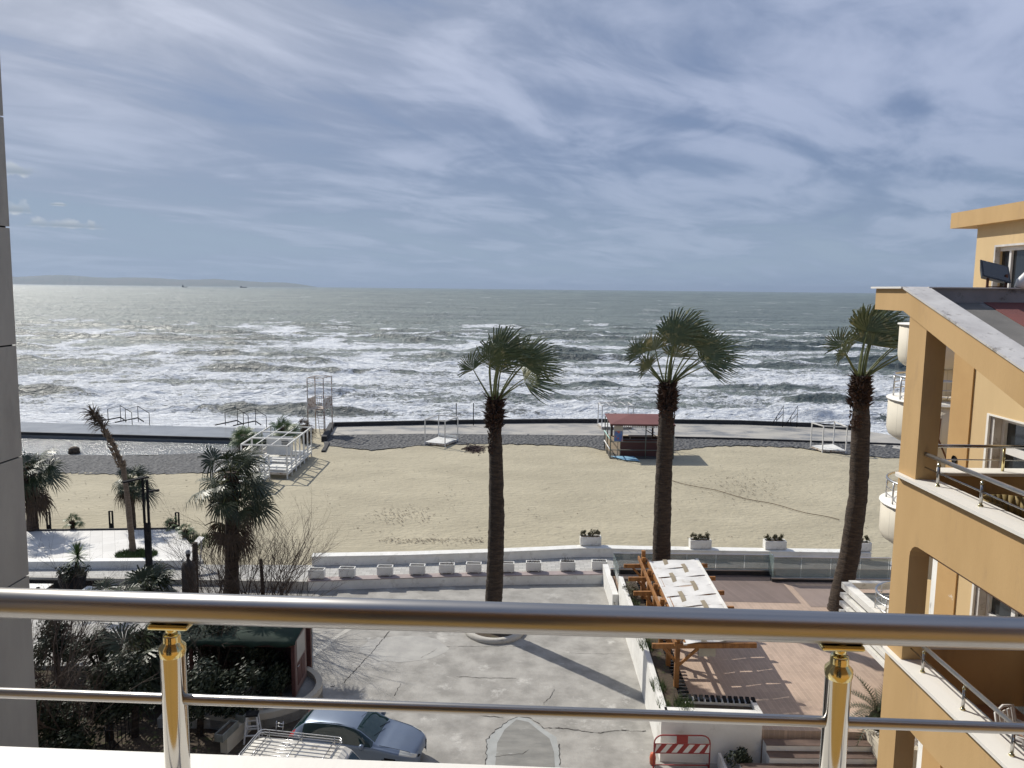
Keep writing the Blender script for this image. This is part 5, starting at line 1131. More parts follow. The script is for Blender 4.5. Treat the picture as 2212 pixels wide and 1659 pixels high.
p = G(*Z3(1425, 380), .9); t = thing('sea_ladder', 'pair of slanting black stair rails going over the kerb at right', 'ladder', p, 'sea ladders on the platforms'); mb = MB()
for dx in (0, 1.45): mb = MB(); mb.tube([(dx, 0, 0), (dx+1.15, 0, 2.0), (dx+1.15, 0, -.2)], .045, 6); mb.tube([(dx+.5, 0, .9), (dx+.5, 0, .0)], .03, 5); mb.tube([(dx+.55, 0, .5), (dx+1.15, 0, 1.2)], .03, 5); mb.build('handrail', BLACK, t, world=False)
# debris, rope
random.seed(9); mb = MB()
for i in range(160):
    c = G(*Z2(1135+random.gauss(0, 28), 545+random.gauss(0, 12)), ZS); a = random.random()*3.14; d = Vector((math.cos(a), math.sin(a), random.uniform(0, .3)))*random.uniform(.2, .6); mb.tube([c-d+Vector((0, 0, .05)), c+d+Vector((0, 0, .08))], .022, 3, False)
tag(mb.build('driftwood_pile', DARKW), 'brown pile of dry sticks on the sand behind the centre palm', 'driftwood')
mb = MB(); pts = [G(*Z3(760+1120*k/20, 752+265*(k/20)+5*math.sin(k*.9)), ZS+.08) for k in range(21)]; mb.tube(pts, .024, 5, False); tag(mb.build('rope', pm('rope_brown', (.15, .10, .06), None, 6, .9)), 'long brown rope lying across the sand between the two right palms', 'rope')
mb = MB(); random.seed(17)
def speck(u, v, s, z=ZS+.03):
    c = G(u, v, z); n_ = 6; mb.add([(c.x+s*math.cos(k*1.047)*random.uniform(.5, 1.5), c.y+s*.6*math.sin(k*1.047)*random.uniform(.6, 1.4), z+random.uniform(0, .04)) for k in range(n_)], [tuple(range(n_))])
for i in range(1100):
    u = random.uniform(80, 1900); v = random.uniform(985, 1175)
    if fbm(np.array([u/110.]), np.array([v/30.]), 2, 5)[0] < .53: continue
    speck(u, v, random.uniform(.02, .07))
for i in range(170): speck(*Z2(random.gauss(640, 130), random.gauss(985, 28)), random.uniform(.02, .08))
for i in range(220): speck(*Z2(random.uniform(500, 1200), 1165-.03*random.uniform(0, 700)+random.gauss(0, 10)), random.uniform(.02, .075))
for i in range(260): speck(*Z3(random.gauss(1230, 140), random.gauss(790, 55)), random.uniform(.02, .075))
tag(mb.build('sand_debris', pm('debris', (.25, .205, .15), (.16, .13, .10), 8, .95)), 'scattered dark bits of dry seaweed and litter on the sand', 'debris', kind='stuff')
mb = MB()
for i in range(80):
    c = G(random.uniform(520, 700), random.uniform(952, 978), -.3); r = random.uniform(.08, .3); mb.lathe([(0, -r*.5), (r, 0), (r*.7, r*.4), (0, r*.55)], (c.x, c.y, c.z+random.uniform(0, .12)), 6)
tag(mb.build('shore_rocks', KERB), 'scattered dark rocks at the shallow end of the lagoon', 'rocks', kind='stuff')
mb = MB(); c = G(*Z1(497, 562), -.4); mb.lathe([(0, -.2), (.5, -.1), (.45, .35), (.2, .5), (0, .52)], (c.x, c.y, c.z), 8); tag(mb.build('rock', DEADL), 'single brown rock at the edge of the lagoon at left', 'rock')
# ships
def ship(u, v, D, L_, lab, fwd, kind_):
    p = AT(u, v, D); t = thing('cargo_ship', lab, 'ship', (p.x, D, SEA), 'ships on the horizon'); s = fwd
    hm = pm('ship_hull', (.06, .065, .075), (.05, .055, .06), .05, .7)
    mb = MB(); h = L_*.10; mb.add([(-L_/2, -L_*.06, -2), (L_/2-L_*.05, -L_*.06, -2), (L_/2, 0, h*1.3), (L_/2*.8, -L_*.08, h), (-L_/2, -L_*.08, h), (-L_/2, L_*.08, h), (L_/2*.8, L_*.08, h), (L_/2-L_*.05, L_*.06, -2), (-L_/2, L_*.06, -2)], [(0, 1, 3, 4), (1, 2, 3), (8, 5, 6, 7), (7, 6, 2), (1, 7, 2), (0, 4, 5, 8), (4, 3, 6, 5), (3, 2, 6)]); mb.build('hull', hm, t, world=False)
    mb = MB(); x = -L_*.32*s; mb.box((x, 0, h+L_*.07*kind_), (L_*.2, L_*.12, L_*.14*kind_)); mb.box((x, 0, h+L_*.17*kind_), (L_*.12, L_*.14, L_*.06*kind_)); mb.build('bridge_house', hm, t, world=False)
    mb = MB(); mb.tube([(x, 0, h), (x, 0, h+L_*.38*kind_)], L_*.008, 5); mb.tube([(x+L_*.5*s, 0, h), (x+L_*.5*s, 0, h+L_*.1)], L_*.008, 5); mb.build('mast', hm, t, world=False)
ship(399, 617, 6200, 46, 'cargo ship on the horizon with a tall mast, the left of two', 1, 1.25); ship(526, 619, 7000, 62, 'low cargo ship on the horizon, the right of two', 1, .5)
# ================================================================== TERRACE with deck
ZD = 1.10; ZW = 1.70
wa = G(*Z7(402, 372), ZW); wb = G(*Z7(560, 830), ZW); wc = G(*Z7(690, 1268), ZW); w2 = G(*Z7(1368, 1292), ZW)
print('terrace wall', wa, wb, wc, w2)
dk = [(wc.x+.05, wc.y+.05), (w2.x, w2.y+.05), (w2.x, wc.y-.02), (w2.x+8.5, wc.y-.25), (26, 24), (26, 36.2), (wa.x+.1, 36.2), (wa.x+.1, wa.y)]
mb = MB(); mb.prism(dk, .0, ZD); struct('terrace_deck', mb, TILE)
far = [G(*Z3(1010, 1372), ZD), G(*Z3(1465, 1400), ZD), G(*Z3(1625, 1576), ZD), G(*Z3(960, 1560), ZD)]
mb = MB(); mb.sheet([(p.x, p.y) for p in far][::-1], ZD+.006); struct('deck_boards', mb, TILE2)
p0 = G(*Z3(380, 1330), ZD); mb = MB(); 
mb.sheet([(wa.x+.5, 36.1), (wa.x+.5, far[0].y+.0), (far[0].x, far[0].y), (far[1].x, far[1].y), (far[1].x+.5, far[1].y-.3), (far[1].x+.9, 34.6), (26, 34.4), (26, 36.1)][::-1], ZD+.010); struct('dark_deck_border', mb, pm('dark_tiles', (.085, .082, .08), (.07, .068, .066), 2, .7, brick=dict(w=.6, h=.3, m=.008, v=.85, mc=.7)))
q = [G(*Z3(1555, 1455), ZD), G(*Z3(1880, 1462), ZD), G(*Z3(1880, 1600), ZD), G(*Z3(1690, 1600), ZD)]
mb = MB(); mb.sheet([(p.x, p.y) for p in q][::-1], ZD+.008); struct('deck_boards', mb, pm('pink_boards', (.30, .235, .20), (.27, .21, .18), 1.1, .6, 0, brick=dict(w=2.4, h=.15, m=.006, v=.9, mc=.8, rot=75)))
# left wall with planter trough
t = thing('terrace_planter_wall', 'white planter wall around the near left corner of the tiled terrace', 'wall', wc)
th = .20
mb = MB(); L1 = [(wc.x, wc.y), (wb.x, wb.y), (wa.x, wa.y)]
mb.strip([(x, y) for x, y in L1], -.18, -.02, ZW+.02); mb.strip([(wc.x+.10, wc.y), (w2.x, w2.y)], .18, -.02, ZW+.02)
mb.bb((w2.x-.16, w2.y+.18, 0), (w2.x, w2.y+.75, ZW)); mb.build('outer_wall', WHITE2, t)
inr = [(wc.x+.75, wc.y+.62), (wb.x+.75, wb.y+.2), (wa.x+.75, wa.y)]
mb = MB(); mb.strip([(inr[0][0], inr[0][1])]+inr[1:], -.06, ZD-.1, .42); mb.strip([(wc.x+.75, wc.y+.62), (w2.x-.16, w2.y+.58)], .06, ZD-.1, .42); mb.build('inner_kerb', WHITE2, t)
mb = MB(); mb.prism([(wc.x+.2, wc.y+.2), (w2.x-.17, w2.y+.19), (w2.x-.17, w2.y+.57), (wc.x+.74, wc.y+.61), (wb.x+.74, wb.y+.2), (wa.x+.74, wa.y), (wa.x+.2, wa.y), (wb.x+.2, wb.y)], ZD-.2, ZW-.12); mb.build('soil', SOIL, t)
mb = MB(); nn = 44
for k in range(nn):
    f = (k+.5)/nn; a = Vector((wc.x+.80, wc.y+.8, 0)).lerp(Vector((wa.x+.80, wa.y-.3, 0)), f); mb.box((a.x+.14, a.y, ZW-.16), (.38, .11, .05), rz=.05)
for k in range(12):
    f = (k+.5)/12; a = Vector((wc.x+.95, wc.y+.72, 0)).lerp(Vector((w2.x+.05, w2.y+.72, 0)), f); mb.box((a.x, a.y+.06, ZW-.02), (.115, .32, .06), rz=-.12)
mb.build('black_slats', BLACK, t)
mb = MB(); mb.strip([(wc.x+.82, wc.y+.75), (wa.x+.82, wa.y)], -.30, ZD, .24); mb.strip([(wc.x+1.0, wc.y+.645), (w2.x-.17, w2.y+.645)], .28, ZD, .54); mb.build('slat_base', WHITE2, t)
gpl = 'weedy plants in the terrace planter'
for i, (x, y, r, h, c, lab) in enumerate(((835, 1238, .28, .35, 260, 'spiky green tuft at the near corner of the terrace planter'), (705, 1225, .2, .22, 160, 'yellow-green weeds at the very corner of the terrace planter'), (672, 1110, .25, .3, 220, 'green weeds beside the near pergola post'), (590, 840, .25, .35, 240, 'green weeds in the planter just below the steel rail'), (510, 548, .2, .2, 120, 'small green weeds in the planter just above the steel rail'))):
    c3 = G(*Z7(x, y), ZW-.05); tuft('planter_weeds', (c3.x, c3.y, ZW-.13), r, r*1.6, h, c, GRASS if i != 1 else FAN_G, lab, 'plant', seed=90+i, w=.01).__setitem__('group', gpl)
random.seed(97); mb = MB(); c3 = G(*Z7(485, 480), ZW+.1); leaf_cloud(mb, (c3.x, c3.y, ZW+.12), .42, 900, .035, (1, 1.3, .8)); tag(mb.build('planter_bush', BUSHB), 'dark leafy bush in the terrace planter beside the pergola', 'bush')
mb = MB(); d0 = G(*Z7(348, 312), .9); mb.bb((wa.x-.28, wa.y-.2, 0), (wa.x-.02, 37.0, .92)); mb.build; o = mb.build('stair_side_wall', WHITE2); tag(o, 'short white wall with a brownish top at the right end of the planter boxes', 'wall')
# steps
sx0, sx1 = w2.x+.02, w2.x+3.2; n_ = 6
t = thing('terrace_steps', 'brown tiled steps with white risers up to the terrace', 'steps', (sx0+1.5, wc.y-1, 0))
mb = MB(); mt = MB(); hstep = ZD/n_
for k in range(n_-1):
    y1 = wc.y-.20-k*.34; y0 = y1-.34; zt = ZD-(k+1)*hstep; xx = sx0-(0.9 if k >= 2 else 0)-(0.9 if k >= 4 else 0)
    if k >= 2: y1e = y1
    mb.bb((xx, y0+.02, -.02), (sx1, y1+.0, zt-.02)); mt.bb((xx, y0, zt-.018), (sx1, y1, zt))
mb.build('risers', WHITE2, t); mt.build('treads', STEPM, t)
mb = MB(); random.seed(31); c3 = G(*Z7(1210, 1570), .7); leaf_cloud(mb, (c3.x, c3.y, .55), .45, 1100, .05, (1, .8, .8)); tag(mb.build('step_bush', BUSH), 'dark round bush beside the lower terrace steps', 'bush')
mb = MB(); mb.bb((c3.x-.5, c3.y-.35, 0), (c3.x-.42, c3.y+.5, .45)); mb.bb((c3.x-.42, c3.y-.35, 0), (c3.x+.6, c3.y-.27, .4)); tag(mb.build('step_planter_edge', WHITE2), 'white planter edge around the dark bush beside the steps', 'planter')
# right of the steps : cream wall, pebbles, cycad
mb = MB(); mb.bb((sx1, wc.y-1.2, 0), (sx1+7, wc.y-1.0, ZD+.12)); mb.bb((sx1, wc.y-1.0, 0), (sx1+.2, wc.y+.3, ZD+.12)); tag(mb.build('cream_terrace_wall', CREAM), 'cream rendered wall right of the terrace steps', 'wall')
mb = MB(); mb.bb((sx1+.2, wc.y-1.0, 0), (sx1+7, wc.y+.3, ZD+.06)); struct('white_pebble_bed', mb, PEBBLE)
mb = MB(); random.seed(8)
for k in range(16): mb.box((sx1+.4+k*.40, wc.y+.45, ZD+.10), (.26, .34, .05), rz=-.25)
tag(mb.build('black_slat_row', BLACK), 'row of black slats along the white pebble bed by the cycad', 'slat edging')
def cycad():
    c = G(1893, 1538, ZD+.3); c = Vector((c.x, wc.y-.35, ZD)); c = AT(1898, 1530, wc.y+.1); t = thing('cycad', 'dark green cycad with arching feathery leaves by the orange pillar', 'palm', (c.x, c.y, ZD))
    mb = MB(); mb.lathe([(.25, ZD), (.30, ZD+.25), (.2, ZD+.5), (0, ZD+.55)], (c.x, c.y, 0), 12); mb.build('trunk', BARK, t)
    mb = MB(); random.seed(2)
    for i in range(34):
        a = i*2.399; e = 1.25-1.25*(i/34); L_ = 1.25*random.uniform(.85, 1.1); d = Vector((math.cos(a)*math.cos(e), math.sin(a)*math.cos(e), math.sin(e))); side = d.cross(Vector((0, 0, 1))).normalized() if abs(d.z) < .98 else Vector((1, 0, 0)); p = Vector((c.x, c.y, ZD+.5)); prev = p
        for k in range(16):
            d = (d+Vector((0, 0, -.075))).normalized(); nx_ = prev+d*L_/16; w = .20*math.sin(math.pi*min(1, (k+1.5)/16.5))+.02; up_ = side.cross(d).normalized()
            for s in (-1, 1):
                b0 = prev; b1 = prev+d*.035; tip = prev+side*s*w+d*.12+up_*.05; mb.add([b0, b1, tip], [(0, 1, 2)])
            mb.add([prev-side*.01, prev+side*.01, nx_+side*.008, nx_-side*.008], [(0, 1, 2, 3)]); prev = nx_
    mb.build('crown', FAN_D, t)
cycad()
# glass balustrade at the far end of the deck
def balustrade():
    t = thing('glass_balustrade', 'long green-tinted glass balustrade at the seaward end of the deck', 'balustrade', (12, 35.5, ZD))
    YF = G(1560, 1231, ZD+.22).y; YN = G(1760, 1249, ZD+.14).y
    xs = [AT(*Z3(x, 1245), YF).x for x in (366, 560, 690, 860, 1055, 1247, 1440)]
    za, zb = ZD+.22, AT(*Z3(900, 1247), YF).z
    for a, b in zip(xs, xs[1:]): mb = MB(); mb.bb((a+.012, YF, za), (b-.012, YF+.02, zb)); mb.build('pane', PANE, t)
    xs2 = [AT(*Z3(x, 1330), YN).x for x in (1440, 1625, 1822, 2020, 2210)]+[AT(1923, 1230, YN).x]
    z2a, z2b = ZD+.14, AT(*Z3(1800, 1270), YN).z
    for a, b in zip(xs2, xs2[1:]): mb = MB(); mb.bb((a+.012, YN, z2a), (b-.012, YN+.02, z2b)); mb.build('pane', PANE, t)
    mb = MB(); mb.bb((xs2[0], YN+.03, z2a), (xs2[0]+.02, YF-.01, z2b)); mb.build('pane', PANE, t)
    mb = MB(); mb.bb((xs[0], YF-1.9, za), (xs[0]+.02, YF-.02, zb)); mb.build('pane', PANE, t)
    mb = MB(); mb.bb((xs[0], YF-.03, zb+.002), (xs[-1], YF+.04, zb+.03)); mb.bb((xs2[0], YN-.03, z2b+.002), (xs2[-1], YN+.04, z2b+.03)); mb.build('top_rail', STEEL2, t)
    mb = MB(); mb.bb((xs[0]-.1, YF-.12, ZD-.1), (xs[-1]+.1, YF+.1, za)); mb.bb((xs2[0]-.1, YN-.14, ZD-.1), (xs2[-1]+.1, YN+.1, z2a)); mb.build('base_channel', KERB, t)
    mb = MB(); mb.bb((xs[0]-.1, YF-.14, za+.002), (xs[-1], YF-.03, za+.06)); mb.bb((xs2[0]-.1, YN-.16, z2a+.002), (xs2[-1], YN-.03, z2a+.06)); mb.build('trim', STEEL2, t)
balustrade()
# pergola
def pergola():
    ZB = 3.05; N_ = 6; t = thing('timber_pergola', 'honey coloured timber pergola with a woven white fabric canopy', 'pergola', (6.5, 28, ZD))
    fl = G(*Z3(608, 1298), ZB+.12); fr_ = G(*Z3(925, 1285), ZB+.12); nl = G(*Z7(850, 838), ZB+.12); nr_ = G(*Z7(1245, 803), ZB+.12)
    pb = G(*Z7(782, 1202), ZD); print('pergola', fl, fr_, nl, nr_, pb)
    px0 = pb.x; y0 = pb.y; yN = fl.y
    for i in range(N_):
        f = i/(N_-1); y = y0+(yN-y0)*f; x = px0+(AT(*Z3(555, 1500), yN).x*0+5.55-px0)*f if False else px0+.12*f
        mb = MB(); mb.bb((x-.075, y-.075, ZD), (x+.075, y+.075, ZB+.32)); mb.build('post', HONEY, t)
        mb = MB(); xr = nr_.x*(1-f)+fr_.x*f+.35; mb.beam((x-.85, y-.10, ZB-.03), (xr, y-.10, ZB+.03), .09, .16); mb.build('rafter', HONEY, t)
        mb = MB(); mb.beam((x+.05, y+.02, ZB-.75), (x+.75, y+.02, ZB-.09), .06, .09); mb.beam((x-.05, y+.02, ZB-.6), (x-.5, y+.02, ZB-.09), .06, .09); mb.build('brace', HONEY, t)
    mb = MB(); mb.beam((px0-.13, y0-.3, ZB+.13), (px0-.02, yN+.5, ZB+.13), .07, .16); mb.build('long_beam', HONEY, t)
    mb = MB(); mb.beam((px0+.16, y0-.3, ZB+.13), (px0+.27, yN+.2, ZB+.13), .07, .14); mb.build('long_beam', HONEY, t)
    for k in range(1, 4):
        mb = MB(); xk0 = px0+(nl.x-px0)*k/3.2+.2; mb.beam((xk0, y0-.1, ZB+.12), (xk0+.12, yN, ZB+.12), .05, .08); mb.build('long_beam', HONEY, t)
    # fabric : cross strips sagging between rafters, woven over tan straps
    nb = 8
    mb = MB()
    for i in range(nb):
        f0, f1 = (i+.035)/nb, (i+.965)/nb; M_ = 18; vs = []
        for j in range(M_+1):
            g = j/M_; ph = g*3*math.pi+(math.pi if i % 2 else 0); bow = .016*math.sin(ph)
            for f in (f0, (f0+f1)/2, f1):
                l_ = nl.lerp(fl, f); r_ = nr_.lerp(fr_, f); p = l_.lerp(r_, g); edge = 0 if f == (f0+f1)/2 else 1
                mb_y = .03*math.cos(ph)*(0 if edge == 0 else (1 if f == f1 else -1))
                vs.append((p.x, p.y+mb_y*.8, ZB+.17+bow+(0.0)))
        mb.add(vs, [(3*j+k, 3*j+3+k, 3*j+4+k, 3*j+1+k) for j in range(M_) for k in range(2)], False)
    o = mb.build('canopy', CLOTH, t); o.modifiers.new('s', 'SOLIDIFY').thickness = .012
    mb = MB()
    for g in (1/3-.02, 2/3-.02, ):
        for i in range(nb):
            if (i % 2) == (0 if g < .5 else 1): continue
            f0, f1 = i/nb-.01, (i+1)/nb+.01; 
        a = nl.lerp(nr_, g); b = fl.lerp(fr_, g); M_ = nb*6; vs = []
        for j in range(M_+1):
            f = j/M_; p = a.lerp(b, f); z = ZB+.17+.036*math.cos(f*nb*math.pi+(0 if g < .5 else math.pi)); vs += [(p.x-.09, p.y, z), (p.x+.09, p.y, z)]
        mb.add(vs, [(2*j, 2*j+1, 2*j+3, 2*j+2) for j in range(M_)], True)
    mb.build('strap', STRAP, t)
    mb = MB(); a, b = nl, fl; mb.beam((a.x, a.y, ZB+.16), (b.x, b.y, ZB+.16), .10, .05); a, b = nr_, fr_; mb.beam((a.x, a.y, ZB+.16), (b.x, b.y, ZB+.16), .10, .05); mb.build('side_hem', WHITE, t)
    mb = MB(); p = G(*Z7(910, 880), 2.5); mb.bb((px0+.7, y0-.02, ZB-.42), (px0+1.25, y0+.1, ZB-.14)); tag(mb.build('hanging_lamp_box', pm('beige_box', (.45, .43, .36), (.40, .38, .32), 4, .6)), 'small beige lamp box hanging under the near pergola beam', 'lamp')
    mb = MB(); f = 1; mb.bb((px0+.05, yN+.1, ZD), (px0+.2, yN+.25, ZB+.55)); mb.build('post', HONEY, t)
pergola()
# barrier
def barrier():
    a = G(*Z7(638, 1657), 0); zt = 0
    pl = AT(*Z7(640, 1500), 21.9); pr = AT(*Z7(1013, 1510), 21.9); Y = 21.9; zt = AT(*Z7(700, 1437), Y).z; print('barrier', pl, pr, zt)
    t = thing('road_barrier', 'red tubular road barrier with a red and white striped board', 'barrier', ((pl.x+pr.x)/2, Y, 0)); x0, x1 = pl.x, pr.x
    mb = MB(); rc = .25; pts = [(x0, Y, 0), (x0, Y, zt-rc)]+[(x0+rc-rc*math.cos(R(k*22.5)), Y, zt-rc+rc*math.sin(R(k*22.5))) for k in range(1, 5)]+[(x1-rc+rc*math.sin(R(k*22.5)), Y, zt-rc+rc*math.cos(R(k*22.5))) for k in range(0, 4)]+[(x1, Y, zt-rc), (x1, Y, 0)]
    mb.tube(pts, .022, 8); mb.tube([(x0, Y, .12), (x1, Y, .12)], .018, 6); mb.build('frame', RED, t)
    zb1, zb0 = AT(*Z7(700, 1492), Y).z, AT(*Z7(700, 1556), Y).z
    mb = MB(); mb.bb((x0+.01, Y-.012, zb0), (x1-.01, Y+.012, zb1)); bd = mb.build('striped_board', WHITE, t)
    mb = MB(); hh = zb1-zb0; n_ = 5; st = (x1-x0)/n_
    for k in range(-1, n_+1):
        xa = x0+k*st; q = [(xa, zb0), (xa+st*.5, zb0), (xa+st*.5+hh*.75, zb1), (xa+hh*.75, zb1)]; q = [(min(max(x, x0+.02), x1-.02), z) for x, z in q]
        if q[1][0]-q[0][0] < .001 and q[2][0]-q[3][0] < .001: continue
        mb.add([(x, Y-.016, z) for x, z in q], [(0, 1, 2, 3)])
    mb.bb((x0+.01, Y-.018, zb1-.02), (x1-.01, Y-.014, zb1+.01)); mb.bb((x0+.01, Y-.018, zb0-.01), (x1-.01, Y-.014, zb0+.02)); mb.build('stripe', RED, bd)
    c = AT(*Z7(828, 1470), Y); mb = MB(); mb.bb((c.x-.17, Y-.015, zb1+.012), (c.x+.17, Y+.012, zt-.02)); mb.build('plate', RED, t)
    mb = MB(); mb.tube([(x0, Y-.25, 0), (x0, Y+.25, 0)], .02, 6); mb.tube([(x1, Y-.25, 0), (x1, Y+.25, 0)], .02, 6); mb.build('foot', RED, t)
    mb = MB(); c = AT(*Z7(628, 1580), 22.15); mb.lathe([(0, c.z-.2), (.09, c.z-.2), (.1, c.z), (.07, c.z+.14), (0, c.z+.16)], (c.x, 22.1, 0), 12); mb.tube([(c.x, 22.1, 0), (c.x, 22.1, c.z-.15)], .02, 6); tag(mb.build('warning_lamp', pm('orange_red_plastic', (.60, .12, .05), None, 4, .4)), 'orange red warning lamp on a stick at the left end of the barrier', 'warning lamp')
barrier()
# ================================================================== NEIGHBOUR BUILDING on the left (grey panels)
def left_building():
    e = AT(60, 1000, 19.4); X = e.x; print('left wall X', X)
    t = thing('grey_building', 'grey panelled building wall filling the left edge', 'building', (X, 19.4, 0)); J = []
    zs = [-.1]+[AT(u, v, 19.4).z for u, v in ((69, 1242), (55, 985), (40, 745), (25, 491), (11, 252))][0:5]; zs.append(24.)
    t.rotation_euler[1] = R(.75); t.location.x -= .26
    print('joints', zs)
    mb = MB()
    for a, b in zip(zs, zs[1:]):
        y = 19.4
        while y > -6: mb.bb((X-8, max(y-9.6, -6), a+.02), (X, y-.0 if y == 19.4 else y-.03, b-.02)); y -= 9.6
    mb.build('wall_panels', GREYP, t)
    mb = MB(); mb.bb((X-7.9, -5.9, 0), (X-.06, 19.34, 23.9)); mb.build('joint_core', BLACK, t)
left_building()
# ================================================================== ORANGE HOTEL WING at right
def hotel_wing():
    Xp = ATX(1955, 1031, 6.15)     # coping 1 at pillar
    YP = 11.6; YR = 12.1; X0 = 6.15
    t = thing('orange_hotel_wing', 'orange rendered hotel wing with deep balconies at the right edge', 'building', (8, 12, 0))
    def Zat(u, v, Y=YP): return AT(u, v, Y).z
    c1 = ATX(1952, 1030, X0-.09).z; b1_ = ATX(1960, 1168, X0).z; c2 = ATX(1927, 1417, X0-.09).z; b2_ = ATX(1936, 1546, X0).z; rt = ATX(1940, 619, X0-.1).z; rb = ATX(1941, 671, X0-.04).z
    print('wing z', c1, b1_, c2, b2_, rt, rb)
    # pillar: outer face lit
    mb = MB(); mb.bb((X0+.001, YP-.15, -.1), (X0+.31, YP+.36, rb-.001)); mb.build('pillar', ORANGE, t)
    YN = 2.0
    # parapet bands, with quarter-round at the lower pillar joint
    for (zc, zb) in ((c1, b1_), (c2, b2_), (c2-3.0, b2_-3.0)):
        mb = MB(); r = .22; poly = [(YN, zb), (YP-.15-r, zb)]+[(YP-.15-r+r*math.sin(R(a)), zb-r+r*math.cos(R(a))) for a in (22.5, 45, 67.5, 90)]+[(YP-.15, zc-.05), (YN, zc-.05)]
        mb.extr([(X0+.0, y, z) for y, z in poly], (.26, 0, 0)); mb.build('balcony_parapet', ORANGE, t)
        mb = MB(); mb.prism([(X0-.09, YN), (X0+.34, YN), (X0+.34, YP-.152), (X0-.003, YP-.152), (X0-.003, YP+.36), (X0-.05, YP+.36), (X0-.09, YP+.28)], zc-.048, zc); mb.build('coping', MARBLE, t)
        # far return parapet
        mb = MB(); mb.bb((X0+.311, YP+.36, zc-1.05), (8.6, YP+.60, zc-.05)); mb.build('balcony_parapet', ORANGE, t)
        mb = MB(); mb.bb((X0+.312, YP+.30, zc-.048), (8.6, YP+.68, zc)); mb.build('coping', MARBLE, t)
        mb = MB(); mb.bb((X0+.27, YN, zc-1.18), (8.3, YP+.355, zc-1.02)); mb.build('balcony_floor', TILEP, t)
        # railing
        rl = MB(); zr = zc+.40
        rl.tube([(X0+.12, YN, zr), (X0+.12, YP-.18, zr)], .032, 12); r_ = rl.build('handrail', STEEL2, t)
        rl = MB(); rl.tube([(X0+.12, YN, zc+.20), (X0+.12, YP-.18, zc+.20)], .012, 8); rl.build('mid_rail', STEEL, t)
        for k in range(7):
            y = YP-.55-k*1.05; m = MB(); m.tube([(X0+.12, y, zc), (X0+.12, y, zr-.06)], .022, 10); q = m.build('railing_post', STEEL, t); m = MB(); m.lathe([(.03, zr-.10), (.026, zr-.07), (.015, zr-.06), (.015, zr-.03)], (X0+.12, y, 0), 10); m.lathe([(.034, zc+.002), (.034, zc+.02), (.022, zc+.03)], (X0+.12, y, 0), 10); m.build('fitting', BRASS, q)
        rl = MB(); rl.tube([(X0+.31, YP+.47, zr), (9.0, YP+.47, zr)], .028, 12); rl.build('handrail', STEEL, t)
        rl = MB(); rl.tube([(X0+.31, YP+.47, zc+.18), (9.0, YP+.47, zc+.18)], .010, 8); rl.build('mid_rail', STEEL, t)
        for x in (X0+.56, X0+1.72): m = MB(); m.tube([(x, YP+.47, zc), (x, YP+.47, zr-.02)], .022, 10); m.build('railing_post', BRASS, t)
    # back wall (yellow) with pier and doors
    Xw = 8.3; yA = 13.72
    for (zc, zb) in ((c1, b1_), (c2, b2_)):
        zf = zc-1.0; z1 = Zat(2134, 897, 13.2) if zc == c1 else Zat(2134, 897, 13.2)-3.0
        # wall pieces around the door opening Y 11.2..13.25
        mb = MB(); mb.bb((Xw, 13.22, zf-.2), (Xw+.3, yA, zf+2.96)); mb.bb((Xw, 10.6, z1), (Xw+.3, 13.22, zf+2.96)); mb.bb((Xw, YN, zf-.2), (Xw+.3, 10.6, zf+2.96)); mb.build('wall', YELLOW, t)
        mb = MB(); mb.bb((Xw-.02, 13.19, zf-.2), (Xw+.02, 13.25, z1+.03)); mb.bb((Xw-.02, 10.6, z1), (Xw+.02, 13.19, z1+.03)); mb.build('door_trim', MARBLE, t)
        mb = MB(); mb.bb((Xw+.03, 13.1, zf-.2), (Xw+.30, 13.21, z1-.01)); mb.build('door_jamb', MARBLE_D, t)
        mb = MB(); mb.bb((Xw+.22, 10.6, zf-.2), (Xw+.25, 13.1, z1)); mb.build('door_glass', GLASSD, t)
        mb = MB(); mb.bb((Xw+.16, 13.02, zf-.2), (Xw+.215, 13.09, z1-.02)); mb.bb((Xw+.16, 12.32, zf-.2), (Xw+.215, 12.42, z1-.02)); mb.bb((Xw+.16, 11.5, zf-.2), (Xw+.215, 11.6, z1-.02)); mb.bb((Xw+.155, 10.6, z1-.62), (Xw+.22, 13.02, z1-.50)); mb.bb((Xw+.155, 10.6, z1-.08), (Xw+.22, 13.02, z1-.02)); mb.build('door_frame', PLASW, t)
    mb = MB(); mb.bb((8.27, 13.722, -.1), (8.62, 14.36, rb)); mb.build('pier', ORANGE_W, t)
    mb = MB(); c = ATX(*((3300+848*.5426)*.54861, (1300+938*.5426)*.54861), 8.27); mb.lathe([(0, 0), (.07, 0), (.075, .02)], (0, 0, 0), 14); mb.v = [(8.262-v[2], c.y+v[0], c.z+v[1]) for v in mb.v]; mb.build('vent_hole', BLACK, t)
    # roof : sloping fascia band descending toward camera
    qt = ATX(2212, 800, X0-.1); qb = ATX(2212, 882, X0-.04); sl_t = (rt-qt.z)/(YR-qt.y); sl_b = (rb-qb.z)/(YR-qb.y); Yn = 4.0
    mb = MB(); poly = [(13.05, rt-.03), (YR, rt-.03), (Yn, rt-.03-sl_t*(YR-Yn)), (Yn, rb-sl_b*(YR-Yn)), (YR, rb), (13.05, rb)]
    mb.extr([(X0-.04, y, z) for y, z in poly], (.30, 0, 0)); mb.build('roof_fascia', ORANGE, t)
    mb = MB(); e = rt; mb.extr([(X0-.10, 13.12, e), (X0-.10, YR, e), (X0-.10, YR, e-.03), (X0-.10, 13.12, e-.03)], (.40, 0, 0)); mb.build('coping', MARBLE, t)
